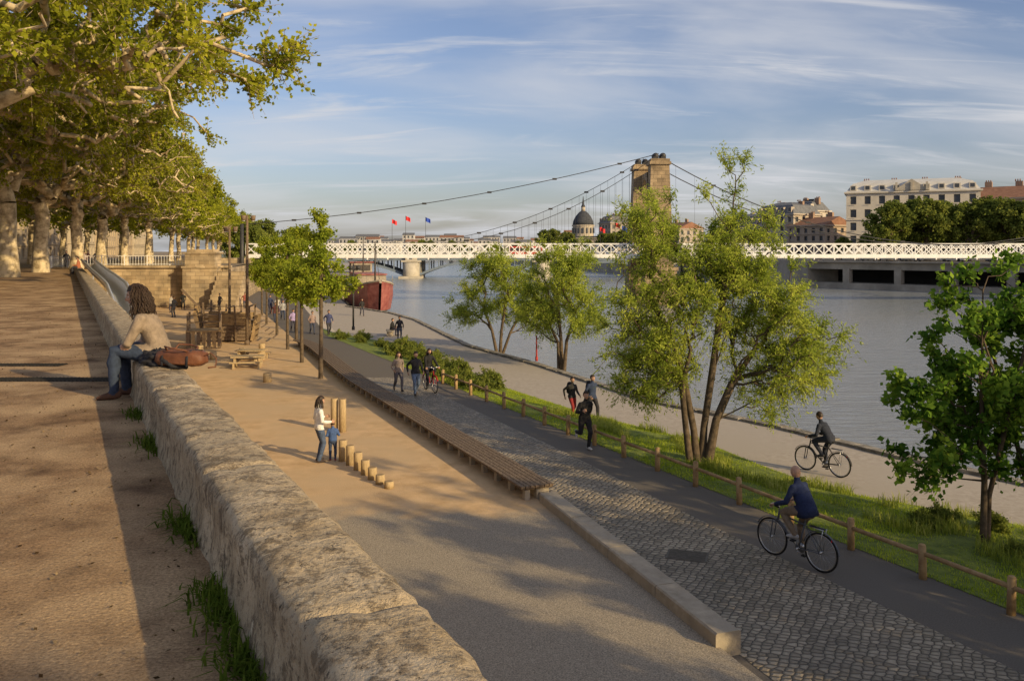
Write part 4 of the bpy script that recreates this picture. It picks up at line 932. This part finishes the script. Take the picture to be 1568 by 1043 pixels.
    def hf(d,p):
        p=p.copy()
        if d.z<0: t=-d.z; p.x*=1-.38*t*t; p.y=p.y*(1-.12*t)+.012*k*t*max(0,d.y)
        if d.y>.5:
            zx=p.x/k; zz=p.z/k
            p.y+=.026*k*math.exp(-(zx/.013)**2)*(math.exp(-((zz+.022)/.018)**2)+.45*math.exp(-((zz-.002)/.02)**2))
            p.y-=.012*k*math.exp(-((abs(zx)-.031)/.014)**2-((zz-.006)/.012)**2)
            p.y+=.006*k*math.exp(-(zx/.022)**2-((zz+.058)/.009)**2)
            p.y+=.007*k*math.exp(-(zx/.02)**2-((zz+.098)/.014)**2)
            p.y+=.004*k*math.exp(-((zz-.03)/.01)**2)
        return p
    mb.ell(hc,(.076*k,.095*k,.118*k),3,nu,nv,R,hf)
    for sd in(-1,1):
        e=hc+R@V((sd*.031*k,.080*k,.006*k)); mb.ell(e,(.012*k,.009*k,.008*k),6,8,6,R); mb.ell(e+R@V((0,.006*k,0)),(.006*k,.005*k,.006*k),5,8,6,R)
        mb.path([hc+R@V((sd*.018*k,.091*k,.024*k)),hc+R@V((sd*.032*k,.089*k,.029*k)),hc+R@V((sd*.045*k,.080*k,.024*k))],[.003*k]*3,4,5)
        mb.ell(hc+R@V((sd*.077*k,-.005*k,-.005*k)),(.010*k,.02*k,.032*k),3,8,8,R)
    mb.ell(hc+R@V((0,.089*k,-.058*k)),(.022*k,.006*k,.006*k),7,8,6,R)
    if hl!='bald':
        low={'short':-.35,'long':-.8}.get(hl,-.6)
        def hfn(d,p):
            q=p*1.0; n_=noise.noise(d*5+V(loc))*.012*k; return q+d*n_
        def kp(d):
            if d.y>.35: return d.z>.42
            if d.y>-.05: return d.z>.42-(.35-d.y)*1.5
            return d.z>low
        mb.ell(hc+R@V((0,-.006*k,.010*k)),(.086*k,.104*k,.122*k),4,nu,nv,R,hfn,kp)
        if hl in('long','curly'):
            r=random.Random(len(name)+int(loc[1]*10)); nl=46 if hl=='long' else 620
            for i in range(nl):
                a=r.uniform(pi*.93,pi*2.07)
                z=r.uniform(-.6,.85) if hl=='curly' else r.uniform(-.2,.3); rr_=sqrt(1-z*z)
                p=V((.086*rr_*cos(a),.104*rr_*sin(a),.12*z+.01))*k; pts=[hc+R@p]; dr=V((cos(a)*(.5 if hl=='long' else .75),sin(a)*(.4 if hl=='long' else .6),-.7 if hl=='long' else r.uniform(-1.1,-.1)))
                ns=5 if hl=='long' else (6 if z>.2 else 9); Lk_=(.04 if hl=='long' else .025)*k; ph=r.uniform(0,6)
                for j in range(ns):
                    wv=.013*k if hl=='curly' else .004*k
                    pts.append(pts[-1]+dr.normalized()*Lk_+V((cos(ph+j*1.9),sin(ph+j*1.9),.5*cos(ph*2+j*2.3)))*wv); dr+=V((0,0,-.5))
                r0=.012 if hl=='long' else .0055
                mb.path(pts,[r0*k]*2+[r0*.9*k]*(ns-2)+[r0*.4*k],4,5 if hl=='long' else 4)
    if extra: extra(mb,k,pel,s2,spine)
    return mb.obj(name,[cloth(top),cloth(pants),cloth(shoes),skinm,hairs[hair],eyed,eyew,lipm,m_black],loc,yaw)
m_black=M('black_fabric',(.015,.015,.018),(.035,.035,.04),scale=20,rough=.9,bump=.4,bscale=25)
STAND=dict(pel=(0,0,.92),feet=[(-.10,.02,.08),(.11,-.03,.08)],hands=[(-.27,.04,.86),(.27,.03,.86)])
WALK=dict(pel=(0,0,.895),lean=3,feet=[(-.08,.28,.095,12),(.08,-.30,.16,-38)],hands=[(-.26,-.16,.89),(.26,.22,.93)])
WALK2=dict(pel=(0,0,.90),lean=2,feet=[(-.09,-.22,.13,-28),(.09,.22,.09,6)],hands=[(-.25,.2,.92),(.26,-.14,.89)])
RUN=dict(pel=(0,0,.90),lean=8,feet=[(-.07,.12,.085,0),(.08,-.42,.42,-65)],hands=[(-.2,-.05,1.02),(.18,.30,1.15)],curl=.9)
SIT=dict(pel=(0,0,.55),lean=8,feet=[(-.12,.46,.08),(.14,.42,.08)],hands=[(-.12,.38,.66),(.12,.36,.66)])
def yaw_of(dx,dy): return atan2(-dx,dy)
SITM=dict(lean=14,hunch=1.9,neck=12,feet=[(-.12,.44,.085,-6,-.1),(.17,.40,.085,0,.25)],hands=[(-.02,.43,.50),(.05,.40,.48)],hdir=(0,.5,-.55),palm=(0,-.4,-1),thumb=lambda sd:(-sd,0,.2),curl=.5,epole=[(-.9,-.3,-.4),(.9,-.3,-.4)],kpole=(0,.6,1))
human('seated_man',(-3.98,9.62,.0),yaw_of(-.985,-.1),dict(SITM,pel=(0,0,.49*1.75/1.86)),(.27,.21,.15),(.035,.05,.085),(.10,.05,.03),'brown',1.86,.0125,sleeve=.6,hem=-.02,hl='curly',hyaw=.25,hpitch=8)
m_leather=M('brown_leather',(.11,.042,.02),(.19,.075,.035),scale=9,rough=.5,bump=.4)
mb=MB()
def bf(d,p):
    q=V((p.x*(1-.15*max(0,d.z)),p.y,p.z)); n4=lambda v:abs(v)**.6*(1 if v>0 else -1)
    q.x=.29*n4(d.x)*(1-.12*max(0,d.z)); q.y=.13*n4(d.y); q.z=.105*n4(d.z)*(1-.25*(1-abs(d.x)))
    return q+d*noise.noise(d*4)*.02
mb.ell((0,0,.105),(.29,.13,.105),0,32,20,None,bf)
for sd in(-1,1): mb.path([(-.13,sd*.06,.18),(-.12,sd*.12,.23),(0,sd*.17,.22),(.11,sd*.13,.20),(.12,sd*.07,.18)],[.010]*5,0,6)
mb.path([(-.25,0,.19),(0,0,.175),(.25,0,.19)],[.006]*3,1,6)
for x in(-.15,.15): mb.path([(x,-.135,.03),(x,-.125,.13),(x,-.06,.19),(x,.06,.19),(x,.125,.13)],[(.014,.005)]*5,1,6)
mb.path([(.26,-.02,.12),(.34,.02,.16),(.40,.03,.10),(.42,-.02,.02),(.36,-.06,.015)],[(.014,.006)]*5,0,6)
mb.obj('leather_bag',[m_leather,m_black],(-3.52,9.05,.415),-.25)
mb=MB()
def jf(d,p): 
    q=p+d*(noise.noise(d*3.1+V((3,1,2)))*.07+noise.noise(d*8)*.025); q.z=max(q.z,-.05); return q
mb.ell((0,0,.05),(.24,.16,.10),0,36,22,None,jf); mb.path([(.1,-.05,.12),(.24,-.12,.08),(.34,-.1,.03),(.4,.02,-.0)],[(.05,.03),(.055,.035),(.05,.03),(.04,.02)],0,10)
mb.obj('black_jacket',[m_black],(-3.83,9.22,.42),-.5)
human('woman',(-5.05,22.2,Z_PLAY),yaw_of(.75,.45),dict(STAND,hands=[(-.2,.22,1.12),(.22,.25,1.05)],neck=14),(.72,.72,.7),(.07,.10,.17),(.05,.04,.04),'dark',1.76,.0155,hl='long',hpitch=14)
human('child',(-4.72,22.35,Z_PLAY),yaw_of(-.2,.95),dict(STAND,hands=[(-.18,.2,1.05),(.2,.18,1.1)]),(.06,.11,.26),(.05,.07,.13),(.35,.05,.05),'brown',1.06,.013,fat=1.15)
def backpack(mb,k,pel,s2,spine):
    c=spine[3]+V((0,-.19*k,.02)); mb.path([c-s2*.2*k,c,c+s2*.18*k],[(.13*k,.08*k),(.15*k,.10*k),(.11*k,.07*k)],8,12,xa=(1,0,0))
def coat(mb,k,pel,s2,spine):
    mb.path([spine[2],spine[1],pel-V((0,0,.2*k))],[(.165*k,.125*k),(.185*k,.14*k),(.21*k,.17*k)],0,16,xa=(1,0,0),cap=False)
T1=(.43,-.9)
human('walking_woman',(-4.6,34.3,Z_PATH),yaw_of(*T1),WALK,(.28,.22,.18),(.12,.11,.12),hair='brown',h=1.66,hl='long')
human('walking_man',(-3.8,33.4,Z_PATH),yaw_of(*T1),WALK2,(.02,.02,.025),(.10,.14,.22),hair='dark',h=1.78)
human('jogger',(2.08,24.3,Z_PATH),yaw_of(.3,-.95),RUN,(.018,.018,.02),(.02,.02,.023),(.5,.5,.5),hair='dark',h=1.74,vox=.0155)
human('walking_man',(2.95,31.4,Z_LOW),yaw_of(.5,-.86),WALK,(.03,.045,.09),(.03,.03,.035),hair='brown',h=1.76,extra=backpack)
human('walking_woman',(2.25,31.9,Z_LOW),yaw_of(.5,-.86),WALK2,(.03,.03,.03),(.25,.03,.03),hair='dark',h=1.6,extra=backpack)
human('standing_man',(-7.95,60,Z_LOW),yaw_of(.2,-.9),STAND,(.02,.02,.03),(.05,.06,.09),h=1.72,vox=.03)
mb=MB(); mb.box((0,0,.36),(.5,1.6,.1)); 
for q in(-.6,.6): mb.box((0,q,.16),(.4,.2,.31))
mb.obj('stone_bench',[m_conc],(-9.05,63,Z_LOW),.2)
human('seated_person',(-8.95,63,Z_LOW),yaw_of(.9,-.3),dict(SIT,pel=(0,0,.50)),(.02,.02,.02),(.03,.03,.05),vox=.03)
for x,y,z,top,pa,po,nm,hh in ((-13.6,57.8,Z_PATH,(.3,.22,.2),(.05,.06,.1),WALK,'walking_woman',1.66),(-12.4,57.4,Z_PATH,(.05,.06,.14),(.04,.04,.05),WALK2,'walking_man',1.75),(-15.4,59.7,Z_PATH,(.35,.28,.5),(.05,.05,.08),WALK,'walking_woman',1.65),
    (-18.4,66,Z_PATH,(.1,.04,.04),(.04,.05,.09),WALK2,'walking_man',1.75),(-18.9,70,Z_PATH,(.3,.3,.3),(.04,.05,.09),WALK,'walking_man',1.7),(-28.2,70.8,Z_PLAY,(.015,.015,.02),(.03,.03,.04),STAND,'standing_man',1.8),(-27.2,79,Z_PLAY,(.02,.02,.02),(.02,.02,.03),STAND,'standing_woman',1.62),(-31,80,Z_PLAY,(.02,.02,.02),(.03,.03,.03),WALK,'walking_man',1.72),(-20.6,62,Z_PLAY,(.07,.2,.25),(.1,.1,.1),STAND,'standing_child',1.3),(-19.4,57,Z_PLAY,(.3,.1,.1),(.05,.05,.1),WALK,'walking_child',1.3),
    (-21,76,Z_PATH,(.4,.38,.35),(.05,.05,.08),WALK,'walking_woman',1.66),(-21.8,76.5,Z_PATH,(.04,.05,.1),(.05,.05,.08),WALK2,'walking_man',1.78),(-24,88,Z_PATH,(.03,.03,.03),(.05,.05,.08),WALK,'walking_man',1.75),(-25.5,81,Z_PLAY,(.25,.08,.06),(.04,.04,.06),WALK2,'walking_woman',1.65),(-30.5,76,Z_PLAY,(.3,.28,.25),(.04,.04,.06),STAND,'standing_woman',1.68),
    (-42,80,0,(.03,.03,.04),(.04,.04,.06),WALK,'walking_man',1.76),(-40.8,81,0,(.35,.3,.28),(.05,.05,.07),WALK2,'walking_woman',1.66),(-46,92,0,(.1,.05,.05),(.04,.04,.06),WALK,'walking_man',1.76),(-49,100,0,(.04,.05,.09),(.04,.04,.06),WALK2,'walking_man',1.76),(-14.5,82,Z_LOW,(.03,.03,.03),(.06,.06,.08),WALK,'walking_man',1.76)):
    human(nm,(x,y,z),yaw_of(.4,-.8) if nm[0]=='w' else 1.2,po,top,pa,h=hh,vox=.03)
human('seated_person',(-31.6,62,-.02),yaw_of(-.9,-.3),dict(SIT,pel=(0,0,.5)),(.35,.12,.06),(.04,.04,.05),vox=.03)
# bicycles
m_rub=M('rubber',(.015,.015,.015)); m_ch=M('chrome',(.5,.5,.5),rough=.3,metal=1)
def bicycle(loc,yaw,fc):
    mb=MB()
    for y in(-.53,.53):
        c=[V((0,y+.33*cos(a),.345+.33*sin(a))) for a in lin(0,2*pi,36)[:-1]]; mb.path(c,[.017]*36,0,6,closed=True,xa=(1,0,0))
        c=[V((0,y+.305*cos(a),.345+.305*sin(a))) for a in lin(0,2*pi,36)[:-1]]; mb.path(c,[.010]*36,1,5,closed=True,xa=(1,0,0))
        mb.tube((-.05,y,.345),(.05,y,.345),.022,.022,1)
        for i in range(20):
            a=2*pi*i/20; mb.tube((.02*(-1)**i,y,.345),(0,y+.3*cos(a),.345+.3*sin(a)),.0025,.0025,1,3)
        c=[V((0,y+.37*cos(a),.345+.37*sin(a))) for a in lin(.3 if y<0 else .5,pi-.1 if y<0 else pi*.95,14)]; mb.path(c,[(.025,.006)]*15,2,6,xa=(1,0,0))
    bb_=V((0,-.06,.29)); st=V((0,-.20,.80)); ht=V((0,.36,.86)); hb=V((0,.40,.68)); ra=V((0,-.53,.345)); fa=V((0,.53,.345))
    for a,b_,r in((bb_,st,.016),(st-V((0,0,.06)),ht-V((0,0,.05)),.016),(bb_,hb,.019),(ht,hb,.02)): mb.tube(a,b_,r,r,2)
    for sd in(-1,1):
        o_=V((sd*.055,0,0)); mb.tube(ra+o_,bb_+o_*.4,.009,.009,2); mb.tube(ra+o_,st+o_*.2-V((0,0,.04)),.008,.008,2); mb.path([fa+o_,fa+o_+V((0,-.06,.33)),hb+V((0,0,-.01))],[.011,.012,.014],2,6)
        mb.path([ht+V((0,.02,.12)),ht+V((sd*.12,.05,.15)),ht+V((sd*.24,.0,.17)),ht+V((sd*.28,-.12,.17))],[.012]*4,1,6); mb.path([ht+V((sd*.28,-.12,.17)),ht+V((sd*.285,-.2,.165))],[.018,.018],0,8)
        pz=.17*sd; cr=bb_+V((sd*.08,0,0)); pe=cr+V((sd*.03,0,-pz)); mb.tube(cr,pe,.010,.008,1); mb.box(pe+V((sd*.05,0,0)),(.09,.08,.022),0)
    mb.tube(bb_-V((.09,0,0)),bb_+V((.09,0,0)),.02,.02,1); mb.path([bb_+V((.06,0,0)),bb_+V((.065,0,0))],[.09,.09],1,18,cap=False)
    mb.tube(ht,ht+V((0,.02,.13)),.013,.013,1); mb.tube(st,st+V((0,-.03,.12)),.013,.013,1)
    mb.path([st+V((0,-.17,.15)),st+V((0,-.05,.145)),st+V((0,.11,.14))],[(.085,.03),(.06,.025),(.018,.015)],0,10,xa=(1,0,0))
    for sd in(-1,1): mb.tube((sd*.05,-.25,.76),(sd*.05,-.62,.76),.007,.007,1); mb.tube((sd*.05,-.6,.76),ra+V((sd*.06,0,0)),.006,.006,1)
    mb.box((0,-.45,.762),(.09,.3,.01),0)
    mb.ell((0,-.75,.6),(.02,.015,.03),3,8,6)
    return mb.obj('bicycle',[m_rub,m_ch,cloth(fc),m_red],loc,yaw)
CYC=dict(pel=(0,-.24,1.03),lean=22,neck=0,feet=[(-.12,-.07,.57,-5),(.12,-.07,.235,-12)],hands=[(-.275,.24,1.06),(.275,.24,1.06)],palm=(0,0,-1),thumb=lambda sd:(-sd,0,0),curl=.8,hdir=(0,.6,-.1))
yc=yaw_of(-.56,.83); bicycle((5.15,15.4,Z_PATH),yc,(.12,.13,.15))
def jacket(mb,k,pel,s2,spine):
    mb.path([spine[3],spine[2],spine[1],pel-V((0,.02,.11*k))],[(.185*k,.135*k),(.185*k,.14*k),(.20*k,.155*k),(.225*k,.18*k)],0,18,xa=(1,0,0),cap=False)
human('cyclist',(5.15,15.4,Z_PATH),yc,CYC,(.018,.028,.075),(.20,.155,.11),(.4,.4,.4),'grey',1.75,.015,hl='bald',fat=1.12,hem=-.14,extra=jacket)
yc=yaw_of(-.62,.78); bicycle((8.73,23.9,Z_LOW),yc,(.05,.05,.05))
human('cyclist',(8.73,23.9,Z_LOW),yc,dict(CYC,lean=30),(.025,.03,.045),(.03,.035,.05),(.05,.05,.05),'dark',1.75,.018,fat=1.05)
yc=yaw_of(*T1); bicycle((-3.3,34.3,Z_PATH),yc,(.3,.02,.02))
human('cyclist',(-3.3,34.3,Z_PATH),yc,dict(CYC,lean=10),(.02,.02,.022),(.02,.02,.03),(.05,.05,.05),'dark',1.66,.022,hl='long',extra=coat)

# ------------------------------------------------------------------ camera, light, sky
cam=bpy.data.cameras.new('camera'); co=bpy.data.objects.new('camera',cam); scene.collection.objects.link(co)
co.location=(0,0,1.65); co.rotation_euler=(pi/2,0,0); cam.sensor_width=36; cam.lens=1300/1568*36; cam.shift_y=-(521.5-385)/1568; cam.clip_end=6000; cam.clip_start=.05
scene.camera=co
EL=radians(20); AZ=atan2(.77,-.64)
S=V((sin(AZ)*cos(EL),cos(AZ)*cos(EL),sin(EL)))
sl=bpy.data.lights.new('sun','SUN'); sl.energy=5; sl.angle=radians(.5); sl.color=(1,.76,.41); so=bpy.data.objects.new('sun',sl); scene.collection.objects.link(so); so.rotation_euler=S.to_track_quat('Z','Y').to_euler(); so.location=(30,-20,40)
w=bpy.data.worlds.new('World'); scene.world=w; w.use_nodes=True; nt=w.node_tree; N,Lk=nt.nodes,nt.links
for n in list(N): N.remove(n)
out=N.new('ShaderNodeOutputWorld'); bg=N.new('ShaderNodeBackground'); bg.inputs['Strength'].default_value=.13; Lk.new(bg.outputs[0],out.inputs[0])
sk=N.new('ShaderNodeTexSky'); sk.sky_type='NISHITA'; sk.sun_disc=False; sk.sun_elevation=EL; sk.sun_rotation=AZ; sk.air_density=1.0; sk.dust_density=1.8; sk.ozone_density=2.3
tint=N.new('ShaderNodeMixRGB'); tint.blend_type='MULTIPLY'; tint.inputs['Fac'].default_value=1; tint.inputs['Color2'].default_value=(1.06,.95,1.02,1); Lk.new(sk.outputs[0],tint.inputs['Color1'])
tc=N.new('ShaderNodeTexCoord'); sx=N.new('ShaderNodeSeparateXYZ'); Lk.new(tc.outputs['Generated'],sx.inputs[0])
def math_(op,a,b=None):
    m=N.new('ShaderNodeMath'); m.operation=op
    for i,v in enumerate((a,b)):
        if v is None: continue
        if isinstance(v,(int,float)): m.inputs[i].default_value=v
        else: Lk.new(v,m.inputs[i])
    return m.outputs[0]
zz=math_('ADD',math_('MAXIMUM',sx.outputs['Z'],0),.2)
cx=N.new('ShaderNodeCombineXYZ'); Lk.new(math_('DIVIDE',sx.outputs['X'],zz),cx.inputs[0]); Lk.new(math_('DIVIDE',sx.outputs['Y'],zz),cx.inputs[1])
def cloud(rot,sc,loc,scale,rough,dist,lo,hi):
    mp=N.new('ShaderNodeMapping'); mp.inputs['Rotation'].default_value=(0,0,rot); mp.inputs['Scale'].default_value=sc; mp.inputs['Location'].default_value=loc; Lk.new(cx.outputs[0],mp.inputs[0])
    n=N.new('ShaderNodeTexNoise'); n.inputs['Scale'].default_value=scale; n.inputs['Detail'].default_value=7; n.inputs['Roughness'].default_value=rough; n.inputs['Distortion'].default_value=dist; Lk.new(mp.outputs[0],n.inputs['Vector'])
    r=N.new('ShaderNodeValToRGB'); r.color_ramp.interpolation='EASE'; r.color_ramp.elements[0].position=lo; r.color_ramp.elements[1].position=hi; Lk.new(n.outputs['Fac'],r.inputs['Fac']); return r.outputs[0]
c1=cloud(.45,(.6,1.25,1),(2.1,.9,0),1.15,.5,.5,.36,.72)
c2=cloud(.25,(.7,3.2,1),(.3,.2,0),1.6,.6,.8,.50,.74)
amt=math_('MINIMUM',math_('ADD',math_('MULTIPLY',c1,.72),math_('MULTIPLY',c2,.6)),.92)
mx=N.new('ShaderNodeMixRGB'); mx.inputs['Color2'].default_value=(5.1,5.15,5.4,1); Lk.new(amt,mx.inputs['Fac']); Lk.new(tint.outputs[0],mx.inputs['Color1']); Lk.new(mx.outputs[0],bg.inputs[0])
scene.view_settings.view_transform='Standard'; scene.view_settings.look='None'; scene.view_settings.exposure=0
